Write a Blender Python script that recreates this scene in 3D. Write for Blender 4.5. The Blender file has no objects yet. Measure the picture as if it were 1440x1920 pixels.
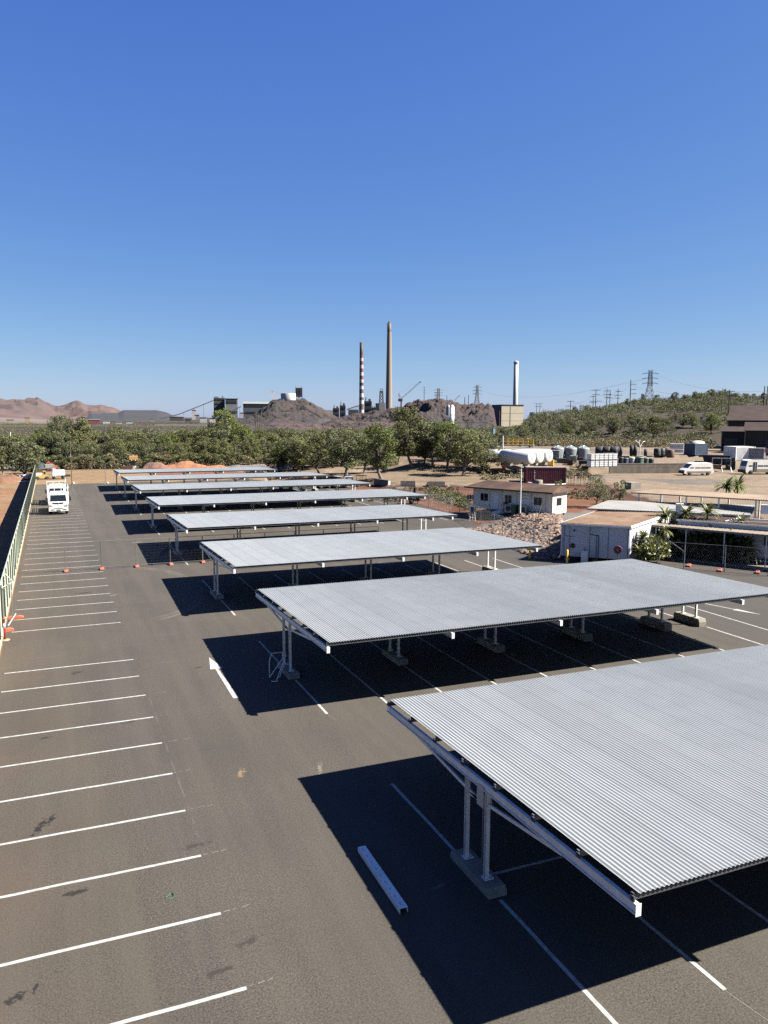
import bpy, math, random
import numpy as np
from mathutils import Vector, Matrix
random.seed(7); rng = np.random.default_rng(11)
SC = bpy.context.scene; COL = SC.collection
R = math.radians
# ---------------------------------------------------------------- camera (solved from the parking bays)
F = 1475.37; YAW = R(22.90015); PIT = R(6.81181); ROLL = R(-0.27534); H = 10.973
fw = np.array([math.sin(YAW)*math.cos(PIT), math.cos(YAW)*math.cos(PIT), -math.sin(PIT)])
rt = np.array([math.cos(YAW), -math.sin(YAW), 0.0]); dn = np.cross(fw, rt)
rt, dn = rt*math.cos(ROLL)+dn*math.sin(ROLL), -rt*math.sin(ROLL)+dn*math.cos(ROLL)
cam = bpy.data.cameras.new('camera'); co = bpy.data.objects.new('camera', cam); COL.objects.link(co)
mw = Matrix(((rt[0], -dn[0], -fw[0], 0), (rt[1], -dn[1], -fw[1], 0), (rt[2], -dn[2], -fw[2], H), (0, 0, 0, 1)))
co.matrix_world = mw
cam.sensor_fit = 'VERTICAL'; cam.sensor_height = 36; cam.lens = 36*F/1920
cam.clip_start = .1; cam.clip_end = 30000
SC.camera = co
def ray(x, y): return fw+rt*(x-720)/F+dn*(y-960)/F
def at(x, y, z=0.0):                    # the point at height z that the photo shows at x, y
    v = ray(x, y); t = (z-H)/v[2]; return (v[0]*t, v[1]*t, z)
def far(x, y, d):                       # the point at horizontal distance d
    v = ray(x, y); t = d/math.hypot(v[0], v[1]); return (v[0]*t, v[1]*t, H+v[2]*t)
def azpx(X, Y):                         # picture column of a bearing
    X = np.asarray(X, float); Y = np.asarray(Y, float)
    z = X*fw[0]+Y*fw[1]; z = np.where(z > 1e-3, z, 1e-3)
    return 720+F*(X*rt[0]+Y*rt[1])/z
# ---------------------------------------------------------------- mesh builder
class MB:
    def __init__(s): s.v = []; s.f = []; s.sm = []
    def add(s, vs, fs, smooth=False):
        n = len(s.v); s.v += [tuple(map(float, v)) for v in vs]
        s.f += [tuple(n+i for i in f) for f in fs]; s.sm += [smooth]*len(fs); return s
    def box(s, cx, cy, cz, sx, sy, sz, rz=0, tilt=0):
        """centre x,y; cz is the BOTTOM"""
        c, n = math.cos(rz), math.sin(rz); vs = []
        for dz in (0, sz):
            for dx, dy in ((-1, -1), (1, -1), (1, 1), (-1, 1)):
                x, y = dx*sx/2, dy*sy/2
                vs.append((cx+x*c-y*n, cy+x*n+y*c, cz+dz))
        return s.add(vs, [(3, 2, 1, 0), (4, 5, 6, 7), (0, 1, 5, 4), (1, 2, 6, 5), (2, 3, 7, 6), (3, 0, 4, 7)])
    def bar(s, p, q, w, h=None, up=(0, 0, 1)):
        h = h or w; p = Vector(p); q = Vector(q); d = (q-p).normalized(); u = Vector(up)
        if abs(d.dot(u)) > .98: u = Vector((0, 1, 0))
        a = d.cross(u).normalized(); b = a.cross(d).normalized(); vs = []
        for o in (p, q):
            for i, j in ((-1, -1), (1, -1), (1, 1), (-1, 1)): vs.append(o+a*i*w/2+b*j*h/2)
        return s.add(vs, [(3, 2, 1, 0), (4, 5, 6, 7), (0, 1, 5, 4), (1, 2, 6, 5), (2, 3, 7, 6), (3, 0, 4, 7)])
    def tube(s, p, q, r0, r1=None, n=10, caps=True):
        r1 = r0 if r1 is None else r1; p = Vector(p); q = Vector(q); d = (q-p).normalized()
        u = Vector((0, 0, 1)) if abs(d.z) < .95 else Vector((0, 1, 0))
        a = d.cross(u).normalized(); b = a.cross(d); vs = []
        for o, r in ((p, r0), (q, r1)):
            for i in range(n):
                t = 2*math.pi*i/n; vs.append(o+a*math.cos(t)*r+b*math.sin(t)*r)
        s.add(vs, [(i, (i+1) % n, n+(i+1) % n, n+i) for i in range(n)], True)
        if caps: s.add(vs, [tuple(range(n-1, -1, -1)), tuple(range(n, 2*n))])
        return s
    def path(s, pts, r, n=8):
        for a, b in zip(pts[:-1], pts[1:]): s.tube(a, b, r, r, n)
        return s
    def lathe(s, prof, c=(0, 0, 0), n=24, ax='z', smooth=True):
        vs = []
        for r, z in prof:
            for i in range(n):
                t = 2*math.pi*i/n; x, y = r*math.cos(t), r*math.sin(t)
                p = (x, y, z) if ax == 'z' else ((z, x, y) if ax == 'x' else (y, z, x))
                vs.append((c[0]+p[0], c[1]+p[1], c[2]+p[2]))
        fs = [(k*n+i, k*n+(i+1) % n, (k+1)*n+(i+1) % n, (k+1)*n+i) for k in range(len(prof)-1) for i in range(n)]
        return s.add(vs, fs, smooth)
    def prism(s, outline, y0, y1, ax='y'):
        """outline: 2D points (u,w), extruded along ax"""
        n = len(outline)
        def P(u, w, t): return (u, t, w) if ax == 'y' else ((t, u, w) if ax == 'x' else (u, w, t))
        vs = [P(u, w, y0) for u, w in outline]+[P(u, w, y1) for u, w in outline]
        return s.add(vs, [tuple(range(n)), tuple(range(2*n-1, n-1, -1))]+[(i, n+i, n+(i+1) % n, (i+1) % n) for i in range(n)])
    def quad(s, *p): return s.add(p, [tuple(range(len(p)))])
    def build(s, name, mat, parent=None, loc=None, rz=0):
        me = bpy.data.meshes.new(name); me.from_pydata(s.v, [], s.f); me.materials.append(mat)
        me.polygons.foreach_set('use_smooth', s.sm); me.update()
        import bmesh
        b = bmesh.new(); b.from_mesh(me); bmesh.ops.recalc_face_normals(b, faces=b.faces); b.to_mesh(me); b.free()
        o = bpy.data.objects.new(name, me); COL.objects.link(o)
        if parent: o.parent = parent
        if loc is not None: o.location = loc
        if rz: o.rotation_euler.z = rz
        return o
def npmesh(name, V, Fq, mat, parent=None, smooth=False):
    me = bpy.data.meshes.new(name); k = Fq.shape[1]
    me.vertices.add(len(V)); me.vertices.foreach_set('co', np.asarray(V, np.float32).ravel())
    me.loops.add(Fq.size); me.loops.foreach_set('vertex_index', Fq.astype(np.int32).ravel())
    me.polygons.add(len(Fq)); me.polygons.foreach_set('loop_start', np.arange(0, Fq.size, k, dtype=np.int32))
    me.polygons.foreach_set('use_smooth', np.full(len(Fq), smooth))
    me.update(calc_edges=True); me.materials.append(mat)
    if not parent and parent is not None: return me
    o = bpy.data.objects.new(name, me); COL.objects.link(o)
    if parent: o.parent = parent
    return o
def tag(o, label=None, cat=None, group=None, kind=None):
    if label: o['label'] = label
    if cat: o['category'] = cat
    if group: o['group'] = group
    if kind: o['kind'] = kind
    return o
def thing(name, label, cat, loc=(0, 0, 0), rz=0, group=None):
    o = bpy.data.objects.new(name, None); COL.objects.link(o); o.empty_display_size = .3
    o.location = loc; o.rotation_euler.z = rz; return tag(o, label, cat, group)
def dup(r, loc, rz=None, label=None, group=None, scale=None):
    c = r.copy(); COL.objects.link(c); c.location = loc
    if rz is not None: c.rotation_euler.z = rz
    if scale is not None: c.scale = scale if hasattr(scale, '__len__') else (scale,)*3
    if label: c['label'] = label
    if group: c['group'] = group
    for a in [o for o in r.children]:
        b = a.copy(); COL.objects.link(b); b.parent = c
        for g in a.children:
            d = g.copy(); COL.objects.link(d); d.parent = b
    return c
# ---------------------------------------------------------------- materials
KA = .335                                # the photograph is exposed for dark seal: keep albedos modest
def M(name, c1, c2=None, scale=4, rough=.75, metal=0, bump=0, bscale=60, detail=5, stretch=None, c3=None, s3=.4, amt3=.5, trans=None, spec=.5, isl=0, ka=None):
    m = bpy.data.materials.new(name); m.use_nodes = True; nt = m.node_tree; N = nt.nodes; L = nt.links
    b = N['Principled BSDF']; b.inputs['Roughness'].default_value = rough; b.inputs['Metallic'].default_value = metal
    b.inputs['Specular IOR Level'].default_value = spec
    c2 = c2 or tuple(x*.82 for x in c1)
    K_ = ka or KA; c1, c2 = tuple(x*K_ for x in c1), tuple(x*K_ for x in c2); c3 = c3 and tuple(x*K_ for x in c3)
    tc = N.new('ShaderNodeTexCoord'); mp = N.new('ShaderNodeMapping'); L.new(tc.outputs['Object'], mp.inputs[0])
    if stretch: mp.inputs['Scale'].default_value = stretch
    nz = N.new('ShaderNodeTexNoise'); nz.inputs['Scale'].default_value = scale; nz.inputs['Detail'].default_value = detail
    L.new(mp.outputs[0], nz.inputs['Vector'])
    cr = N.new('ShaderNodeValToRGB'); cr.color_ramp.elements[0].position = .35; cr.color_ramp.elements[1].position = .65
    cr.color_ramp.elements[0].color = (*c2, 1); cr.color_ramp.elements[1].color = (*c1, 1); L.new(nz.outputs['Fac'], cr.inputs[0])
    out = cr.outputs[0]
    if c3:
        n3 = N.new('ShaderNodeTexNoise'); n3.inputs['Scale'].default_value = s3; n3.inputs['Detail'].default_value = 6
        L.new(tc.outputs['Object'], n3.inputs['Vector'])
        r3 = N.new('ShaderNodeValToRGB'); r3.color_ramp.elements[0].position = .45; r3.color_ramp.elements[1].position = .62
        r3.color_ramp.elements[1].color = (amt3,)*3+(1,); L.new(n3.outputs['Fac'], r3.inputs[0])
        mx = N.new('ShaderNodeMix'); mx.data_type = 'RGBA'; L.new(r3.outputs[0], mx.inputs[0]); L.new(out, mx.inputs[6]); mx.inputs[7].default_value = (*c3, 1); out = mx.outputs[2]
    if isl:
        g = N.new('ShaderNodeNewGeometry'); oi = N.new('ShaderNodeObjectInfo')
        mt = N.new('ShaderNodeMath'); mt.operation = 'MULTIPLY_ADD'; L.new(g.outputs['Random Per Island'], mt.inputs[0]); mt.inputs[1].default_value = isl; mt.inputs[2].default_value = 1-isl/2
        m2 = N.new('ShaderNodeMath'); m2.operation = 'MULTIPLY_ADD'; L.new(oi.outputs['Random'], m2.inputs[0]); m2.inputs[1].default_value = isl*.6; m2.inputs[2].default_value = 1-isl*.3
        m3 = N.new('ShaderNodeMath'); m3.operation = 'MULTIPLY'; L.new(mt.outputs[0], m3.inputs[0]); L.new(m2.outputs[0], m3.inputs[1])
        vm = N.new('ShaderNodeVectorMath'); vm.operation = 'SCALE'; L.new(out, vm.inputs[0]); L.new(m3.outputs[0], vm.inputs['Scale']); out = vm.outputs[0]
    L.new(out, b.inputs['Base Color'])
    if bump:
        bn = N.new('ShaderNodeTexNoise'); bn.inputs['Scale'].default_value = bscale; bn.inputs['Detail'].default_value = 4
        L.new(mp.outputs[0], bn.inputs['Vector']); bu = N.new('ShaderNodeBump'); bu.inputs['Strength'].default_value = bump; bu.inputs['Distance'].default_value = .5/bscale*2
        L.new(bn.outputs['Fac'], bu.inputs['Height']); L.new(bu.outputs[0], b.inputs['Normal'])
    if trans:
        tr = N.new('ShaderNodeBsdfTranslucent'); L.new(out, tr.inputs[0]); ms = N.new('ShaderNodeMixShader'); ms.inputs[0].default_value = trans
        L.new(b.outputs[0], ms.inputs[1]); L.new(tr.outputs[0], ms.inputs[2]); L.new(ms.outputs[0], N['Material Output'].inputs[0])
    return m
white = M('white_paint', (.78, .78, .76), (.66, .65, .62), 1.2, .45, ka=.68)
offwhite = M('off_white', (.62, .6, .54), (.5, .48, .42), .8, .6, ka=.5)
cream = M('cream_panel', (.66, .62, .52), (.57, .53, .44), .7, .6, ka=.5)
galv = M('galvanised_steel', (.42, .43, .44), (.3, .31, .33), 9, .45, .35)
lightsteel = M('pale_steel', (.66, .66, .62), (.54, .54, .51), 5, .55, 0, ka=.75)
darkgalv = M('dull_galvanised', (.17, .18, .19), (.12, .125, .135), 6, .6, .2)
darksteel = M('dark_steel', (.07, .07, .075), (.045, .045, .05), 8, .5, .4)
black = M('black_rubber', (.018, .018, .02), (.012, .012, .012), 8, .75)
glass = M('dark_glass', (.03, .04, .05), (.02, .025, .03), 2, .08, 0)
conc = M('concrete', (.34, .32, .27), (.24, .22, .185), 3, .9, ka=.5, bump=.4, bscale=25, c3=(.2, .17, .13), s3=.9, amt3=.5)
concd = M('dusty_concrete', (.36, .29, .21), (.26, .21, .16), 1.5, .9, stretch=(1, 1, .3), c3=(.16, .13, .1), s3=.7, amt3=.5)
brownroof = M('dusty_roof', (.30, .19, .125), (.22, .14, .095), 1.2, .85, c3=(.38, .29, .21), s3=.5, amt3=.5, spec=.15, ka=.42)
greyroof = M('pale_grey_roof', (.52, .5, .45), (.43, .41, .37), .6, .6)
duskroof = M('dusk_roof', (.15, .10, .085), (.10, .075, .065), .8, .85, spec=.08)
yellow = M('yellow_paint', (.72, .42, .04), (.6, .34, .03), 4, .5, ka=1)
orange = M('orange_plastic', (.85, .20, .11), (.7, .15, .08), 6, .5, ka=.5)
red = M('red_paint', (.62, .04, .035), (.5, .03, .03), 5, .5, ka=.45)
maroon = M('maroon_steel', (.20, .028, .045), (.15, .024, .038), 1.5, .6, c3=(.22, .08, .07), s3=1.5, amt3=.3, ka=.5)
blue = M('blue_paint', (.06, .16, .3), (.045, .12, .24), 3, .6)
bluec = M('blue_container_paint', (.11, .17, .26), (.08, .13, .2), 1.5, .6)
green = M('green_plastic', (.02, .2, .08), (.015, .15, .06), 4, .5)
polygreen = M('shaded_tank_plastic', (.30, .34, .35), (.25, .285, .29), 1, .6, ka=.36)  # darkened to carry the shade on the tank bodies
wood = M('weathered_timber', (.2, .15, .11), (.13, .1, .075), 6, .9)
rust = M('rusty_steel', (.22, .09, .045), (.12, .05, .03), 5, .8)
bark = M('pale_bark', (.36, .31, .25), (.2, .16, .12), 8, .9)
darkbark = M('dark_bark', (.12, .09, .07), (.07, .055, .04), 8, .9)
# ---------------------------------------------------------------- terrain
def sst(t): t = np.clip(t, 0, 1); return t*t*(3-2*t)
def vnoise(X, Y, s, seed=0):            # value noise, vectorised
    X = np.asarray(X, float)/s+seed*17.3; Y = np.asarray(Y, float)/s-seed*9.7
    xi = np.floor(X); yi = np.floor(Y); fx = sst(X-xi); fy = sst(Y-yi)
    def h(a, b):
        q = np.sin(a*127.1+b*311.7+seed*74.7)*43758.5453; return q-np.floor(q)
    return (h(xi, yi)*(1-fx)+h(xi+1, yi)*fx)*(1-fy)+(h(xi, yi+1)*(1-fx)+h(xi+1, yi+1)*fx)*fy
def fbm(X, Y, s, seed=0, o=4):
    t = 0; a = .5
    for i in range(o): t = t+a*vnoise(X, Y, s/2**i, seed+i); a /= 2
    return t*2-1
def segdist(X, Y, poly):
    """signed distance to an open polyline; positive on its right-hand side"""
    best = np.full(np.shape(X), 1e9); sg = np.ones(np.shape(X))
    for (ax, ay), (bx, by) in zip(poly[:-1], poly[1:]):
        dx, dy = bx-ax, by-ay; L2 = dx*dx+dy*dy
        t = np.clip(((X-ax)*dx+(Y-ay)*dy)/L2, 0, 1)
        d = np.hypot(X-ax-t*dx, Y-ay-t*dy); side = (X-ax)*dy-(Y-ay)*dx
        m = d < best; best = np.where(m, d, best); sg = np.where(m, np.sign(side), sg)
    return best*sg
TOE = [(36.9, 55), (38.2, 60), (40.4, 68), (43, 78), (43.4, 91), (43.2, 104), (42.5, 116), (38, 128), (34, 136)]       # asphalt edge at the bank, front to back
L1 = [at(1240, 945, 1.2)[:2], at(1180, 922, 1.2)[:2], at(1130, 905, 1.2)[:2], at(1040, 904, 1.2)[:2], at(965, 903, 1.2)[:2], at(860, 908, 1.2)[:2], at(745, 908, 1.2)[:2], at(660, 893, 1.2)[:2]]
L1 = [(L1[0][0]+12, L1[0][1]-60)]+list(L1)+[(L1[-1][0]-10, L1[-1][1]+30)]
w0 = np.array(at(1142, 888, 1.2)[:2]); w1 = np.array(at(1277, 887, 1.2)[:2]); wd = (w1-w0)/np.linalg.norm(w1-w0); wn = np.array([-wd[1], wd[0]])
if wn[1] < 0: wn = -wn
def gz(X, Y):
    X = np.asarray(X, float); Y = np.asarray(Y, float); z = np.zeros(np.broadcast(X, Y).shape)
    d = segdist(X, Y, TOE); inr = (Y > 55) & (Y < 136)
    z = z+.7*sst((d-.3)/4.5)*sst((Y-54)/5)*sst((140-Y)/8)*(X > 20)
    d2 = segdist(X, Y, L1); z = z+np.where(z > .01, .5, 1.2)*sst((d2+1.5)/3.2)*(X > 20)*sst((Y-20)/20)*np.where(Y > 136, sst((X-38)/10), 1)
    s = (X-w0[0])*wd[0]+(Y-w0[1])*wd[1]; e = (X-w0[0])*wn[0]+(Y-w0[1])*wn[1]; Lw = np.linalg.norm(w1-w0)
    near = (s > -3) & (s < Lw+3); w = np.where(near, 1.6, 12.0)
    z = z+1.6*sst((e-np.where(near, 2.0, .2))/w)*sst((s+42)/10)*(d2 > 0)*sst((130-s)/40)
    # side of the left hand dirt strip and small undulation away from the car park
    r = np.hypot(X, Y); z = z+.25*fbm(X, Y, 18, 3)*sst((r-185)/60)
    z = z+hill_z(X, Y)
    return z
HILL = [(780, 840), (880, 822), (925, 818), (975, 818), (1000, 795), (1060, 785), (1110, 779), (1160, 770), (1200, 763), (1260, 760), (1310, 753), (1350, 748), (1380, 754), (1440, 757), (1540, 757), (1800, 775)]
def hill_z(X, Y):
    px = azpx(X, Y); r = np.hypot(X, Y)
    cy = np.interp(px, [a for a, b in HILL], [b for a, b in HILL]); zc = H-(cy-(780.5+px*.00486))*410/F
    a = sst((px-780)/160)*sst((2100-px)/250)*(Y > 0)
    z = zc*sst((r-265-20*fbm(X, Y, 60, 5))/150)*a*(1-.45*sst((r-430)/250))
    return z*(1+.10*fbm(X, Y, 45, 8))+1.1*fbm(X, Y, 16, 4)*sst((r-290)/40)*a
def atg(px, py):                         # march the pixel's ray to the ground
    v = ray(px, py); t = 30*1.004**np.arange(900)
    def hit(t):
        d = H+v[2]*t-gz(v[0]*t, v[1]*t); k = int(np.argmax(d <= 0)) if (d <= 0).any() else len(t)-1; return max(k, 1)
    k = hit(t); t = np.linspace(t[k-1], t[k], 30); k = hit(t); p = v*t[k]
    return (p[0], p[1], float(gz(p[0], p[1])))
# polar sheet
az = np.radians(np.concatenate([np.arange(-180, -12, 4), np.arange(-12, 56, .22), np.arange(56, 180, 4)]))
rr = np.concatenate([[.01, 10, 20, 30], 34*1.012**np.arange(0, 290), 34*1.012**290*1.12**np.arange(1, 26)])
A, RR = np.meshgrid(az, rr, indexing='ij'); GX = RR*np.sin(A); GY = RR*np.cos(A); GZ = gz(GX, GY)
na, nr = A.shape
def C(*c): return np.array(c)
def inpoly(X, Y, poly):
    n = len(poly); c = np.zeros(X.shape, bool); j = n-1
    for i in range(n):
        xi, yi = poly[i]; xj, yj = poly[j]
        t = ((yi > Y) != (yj > Y)) & (X < (xj-xi)*(Y-yi)/((yj-yi) or 1e-9)+xi); c ^= t; j = i
    return c
jx = GX+1.6*fbm(GX, GY, 5, 21); jy = GY+1.6*fbm(GX+50, GY, 5, 22); r = np.hypot(GX, GY); px = azpx(GX, GY)
base = np.zeros(GX.shape+(3,)); redc = C(.36, .15, .07); base[:] = redc
n1 = fbm(GX, GY, 9, 31)[..., None]; base = base*(1+.25*n1)
def blend(mask, col): 
    global base
    mask = np.asarray(mask, float)[..., None]; base = base*(1-mask)+np.array(col)*mask*(1+.12*n1)
sand = C(.60, .40, .215); tan = C(.52, .39, .265); olive = C(.12, .10, .055); rock = C(.09, .052, .038); grey = C(.27, .25, .23); plain = C(.125, .085, .066)
blend((jx < -2) & (r < 200), C(.58, .31, .165)); blend(sst(fbm(GX, GY, 7, 40)*2)*((jx < -3) & (r < 200)), sand)
blend((jy > 133) & (jx < 60) & (jy < 176), sand*.96); blend(((jy > 150) & (jx < 45) & (jx > 18) & (jy < 178))*.8, C(.40, .15, .07))
blend(sst((jy-172)/5)*(r > 160), olive)
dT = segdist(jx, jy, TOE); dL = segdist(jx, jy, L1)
blend((dL > 0) & (GX > 30) & (r < 300), tan); blend(((dL > 10) & (GX > 60) & (r < 300) & (fbm(GX, GY, 22, 50) > .1))*.7, grey)
road = [at(px_, py_, 1.2)[:2] for px_, py_ in ((640, 893), (720, 872), (800, 858), (880, 858), (960, 880), (940, 893), (1060, 903), (900, 906), (745, 905))]
blend(inpoly(jx, jy, road), C(.46, .34, .22))
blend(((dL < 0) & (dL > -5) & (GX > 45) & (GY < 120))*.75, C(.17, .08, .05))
grav = [at(*q, .7)[:2] for q in ((890, 972), (960, 963), (1030, 962), (1110, 958), (1100, 975), (1020, 985), (950, 985), (900, 998))]
blend(inpoly(jx, jy, grav), C(.36, .34, .31))
gr = [at(*q, .7)[:2] for q in ((800, 915), (840, 922), (878, 935), (880, 943), (830, 935), (790, 924))]
blend(inpoly(jx, jy, gr)*.8, C(.13, .15, .05))
sc = sst((px-760)/60)*sst((r-262)/12); blend(sc*(r < 700), C(.115, .085, .05)); blend(sc*sst(fbm(GX, GY, 22, 60)*5+.2)*(r < 700), rock*.6); blend(sc*sst(fbm(GX, GY, 30, 65)*4-1.2)*(r < 700)*.8, C(.2, .095, .055))
blend((GX > 37) & (GX < 75) & (jy < 57) & (GY < 57), C(.17, .14, .115)); blend(sst((r-330)/80)*(1-sc), plain)
blend(sst((r-600)/500)*sst(fbm(GX, GY, 180, 70)*4)*.8*(r > 600)*(1-sc), C(.24, .18, .14)); blend(sst((r-500)/300)*sst(fbm(GX+900, GY, 90, 75)*5-.3)*.8*(r > 500)*(1-sc), C(.06, .055, .045))
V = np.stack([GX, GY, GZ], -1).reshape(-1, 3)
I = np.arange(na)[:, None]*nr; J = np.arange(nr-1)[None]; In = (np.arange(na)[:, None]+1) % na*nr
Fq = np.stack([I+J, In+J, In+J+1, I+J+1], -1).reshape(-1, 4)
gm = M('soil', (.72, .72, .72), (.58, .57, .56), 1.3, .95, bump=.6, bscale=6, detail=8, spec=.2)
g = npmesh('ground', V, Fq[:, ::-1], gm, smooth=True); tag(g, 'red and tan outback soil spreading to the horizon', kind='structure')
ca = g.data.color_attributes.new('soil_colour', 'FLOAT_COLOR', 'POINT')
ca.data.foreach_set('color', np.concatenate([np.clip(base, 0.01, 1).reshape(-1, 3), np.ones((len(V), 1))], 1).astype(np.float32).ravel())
nt = gm.node_tree; N = nt.nodes; L = nt.links; at_ = N.new('ShaderNodeAttribute'); at_.attribute_name = 'soil_colour'
b = N['Principled BSDF']; src = b.inputs['Base Color'].links[0].from_socket
mx = N.new('ShaderNodeMix'); mx.data_type = 'RGBA'; mx.blend_type = 'MULTIPLY'; mx.inputs[0].default_value = 1
L.new(src, mx.inputs[6]); L.new(at_.outputs['Color'], mx.inputs[7])
# small stones and tyre streaks
n2 = N.new('ShaderNodeTexNoise'); n2.inputs['Scale'].default_value = .35; n2.inputs['Detail'].default_value = 9; n2.inputs['Roughness'].default_value = .7
tc = N.new('ShaderNodeTexCoord'); L.new(tc.outputs['Object'], n2.inputs['Vector'])
r2 = N.new('ShaderNodeMapRange'); r2.inputs[1].default_value = .3; r2.inputs[2].default_value = .7; r2.inputs[3].default_value = .72; r2.inputs[4].default_value = 1.28; L.new(n2.outputs['Fac'], r2.inputs[0])
vs = N.new('ShaderNodeVectorMath'); vs.operation = 'SCALE'; L.new(mx.outputs[2], vs.inputs[0]); L.new(r2.outputs[0], vs.inputs['Scale']); L.new(vs.outputs[0], b.inputs['Base Color'])
# ---------------------------------------------------------------- asphalt
def asphalt_mat():
    m = bpy.data.materials.new('asphalt'); m.use_nodes = True; nt = m.node_tree; N = nt.nodes; L = nt.links; b = N['Principled BSDF']
    b.inputs['Roughness'].default_value = .93; b.inputs['Specular IOR Level'].default_value = .25
    tc = N.new('ShaderNodeTexCoord')
    def nz(s, d=4, vec=None, ro=.5):
        n = N.new('ShaderNodeTexNoise'); n.inputs['Scale'].default_value = s; n.inputs['Detail'].default_value = d; n.inputs['Roughness'].default_value = ro
        L.new(vec or tc.outputs['Object'], n.inputs['Vector']); return n.outputs['Fac']
    def rng_(f, a, b_, c, d):
        n = N.new('ShaderNodeMapRange'); L.new(f, n.inputs[0]); n.inputs[1].default_value = a; n.inputs[2].default_value = b_; n.inputs[3].default_value = c; n.inputs[4].default_value = d; return n.outputs[0]
    def mth(op, a, b_=None):
        n = N.new('ShaderNodeMath'); n.operation = op
        for i, q in enumerate((a, b_)):
            if q is None: continue
            if isinstance(q, (int, float)): n.inputs[i].default_value = q
            else: L.new(q, n.inputs[i])
        return n.outputs[0]
    def mix(f, a, b_):
        n = N.new('ShaderNodeMix'); n.data_type = 'RGBA'
        for i, q in ((0, f), (6, a), (7, b_)):
            if isinstance(q, tuple): n.inputs[i].default_value = (q[0]*KA*.82, q[1]*KA*.795, q[2]*KA*.755, 1)
            else: L.new(q, n.inputs[i])
        return n.outputs[2]
    sp = N.new('ShaderNodeSeparateXYZ'); L.new(tc.outputs['Object'], sp.inputs[0]); X, Y = sp.outputs[0], sp.outputs[1]
    grit = rng_(nz(24, 3, ro=.85), .37, .63, 0, 1); c = mix(grit, (.050, .045, .038), (.235, .210, .176))
    vo = N.new('ShaderNodeTexVoronoi'); vo.inputs['Scale'].default_value = 34; L.new(tc.outputs['Object'], vo.inputs['Vector'])
    chip = rng_(vo.outputs['Distance'], .0, .18, 1, 0); vr = N.new('ShaderNodeSeparateColor'); L.new(vo.outputs['Color'], vr.inputs[0]); chip = mth('MULTIPLY', chip, rng_(vr.outputs[0], .70, .78, 0, .8))
    c = mix(chip, c, (.44, .39, .32))
    big = rng_(nz(.22, 6), .35, .65, 0, .45); c = mix(big, c, (.092, .085, .077))
    mpl = N.new('ShaderNodeMapping'); mpl.inputs['Scale'].default_value = (.9, .05, 1); L.new(tc.outputs['Object'], mpl.inputs[0])
    lane = rng_(nz(1.0, 4, mpl.outputs[0], .6), .42, .62, 0, .32); c = mix(lane, c, (.205, .182, .150))
    mpx = N.new('ShaderNodeMapping'); mpx.inputs['Rotation'].default_value = (0, 0, R(9)); mpx.inputs['Scale'].default_value = (.12, 2.2, 1); L.new(tc.outputs['Object'], mpx.inputs[0])
    sc1 = rng_(nz(1.3, 5, mpx.outputs[0], .7), .60, .74, 0, .28); c = mix(sc1, c, (.060, .055, .050))
    dusty = mth('MULTIPLY', rng_(X, -3.2, 2.2, .5, .0), rng_(nz(.35, 5), .3, .62, .3, 1)); c = mix(dusty, c, (.21, .145, .09))
    # darker grey seal on the right-hand driveway
    gd = mth('MULTIPLY', rng_(X, 30, 34, 0, .45), 1.0); c = mix(gd, c, (.085, .08, .076))
    # sandy dust tongue and drag marks across the aisle gap
    mp = N.new('ShaderNodeMapping'); mp.inputs['Scale'].default_value = (.25, 1.6, 1); mp.inputs['Rotation'].default_value = (0, 0, R(-8)); L.new(tc.outputs['Object'], mp.inputs[0])
    st = mth('MULTIPLY', rng_(nz(1.6, 5, mp.outputs[0], .65), .56, .72, 0, .35), mth('MULTIPLY', rng_(Y, 33, 36, 0, 1), rng_(Y, 40, 45, 1, .15))); c = mix(st, c, (.26, .22, .165))
    # pavers' cold joint running up the bays
    wob = mth('MULTIPLY', mth('SUBTRACT', nz(.8, 3), .5), .12)
    jn = rng_(mth('ABSOLUTE', mth('SUBTRACT', mth('ADD', X, wob), 3.15)), .012, .035, .16, 0); jn = mth('MULTIPLY', jn, mth('MULTIPLY', rng_(nz(1.7, 2), .42, .55, 0, 1), mth('MULTIPLY', rng_(Y, 19, 20, 0, 1), rng_(Y, 31, 34, 1, 0)))); c = mix(jn, c, (.5, .45, .38))
    # tyre scuff arcs beside the third canopy
    for cx_, cy_, ra, k in ((4.0, 51.5, 4.6, .35), (4.0, 51.5, 4.3, .25)):
        d = mth('SQRT', mth('ADD', mth('POWER', mth('SUBTRACT', X, cx_), 2), mth('POWER', mth('MULTIPLY', mth('SUBTRACT', Y, cy_), .55), 2)))
        ring = rng_(mth('ABSOLUTE', mth('SUBTRACT', mth('ADD', d, wob), ra)), .03, .13, k, 0); ring = mth('MULTIPLY', ring, mth('MULTIPLY', rng_(X, 4.4, 5.6, 0, 1), rng_(nz(.9, 3), .35, .55, .2, 1))); c = mix(ring, c, (.40, .36, .30))
    # oil drips: dark blots with ragged edges
    wv = N.new('ShaderNodeTexNoise'); wv.inputs['Scale'].default_value = 7; wv.inputs['Detail'].default_value = 7; wv.inputs['Roughness'].default_value = .75; L.new(tc.outputs['Object'], wv.inputs['Vector'])
    wx = mth('MULTIPLY', mth('SUBTRACT', wv.outputs['Fac'], .5), 1.3)
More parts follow.
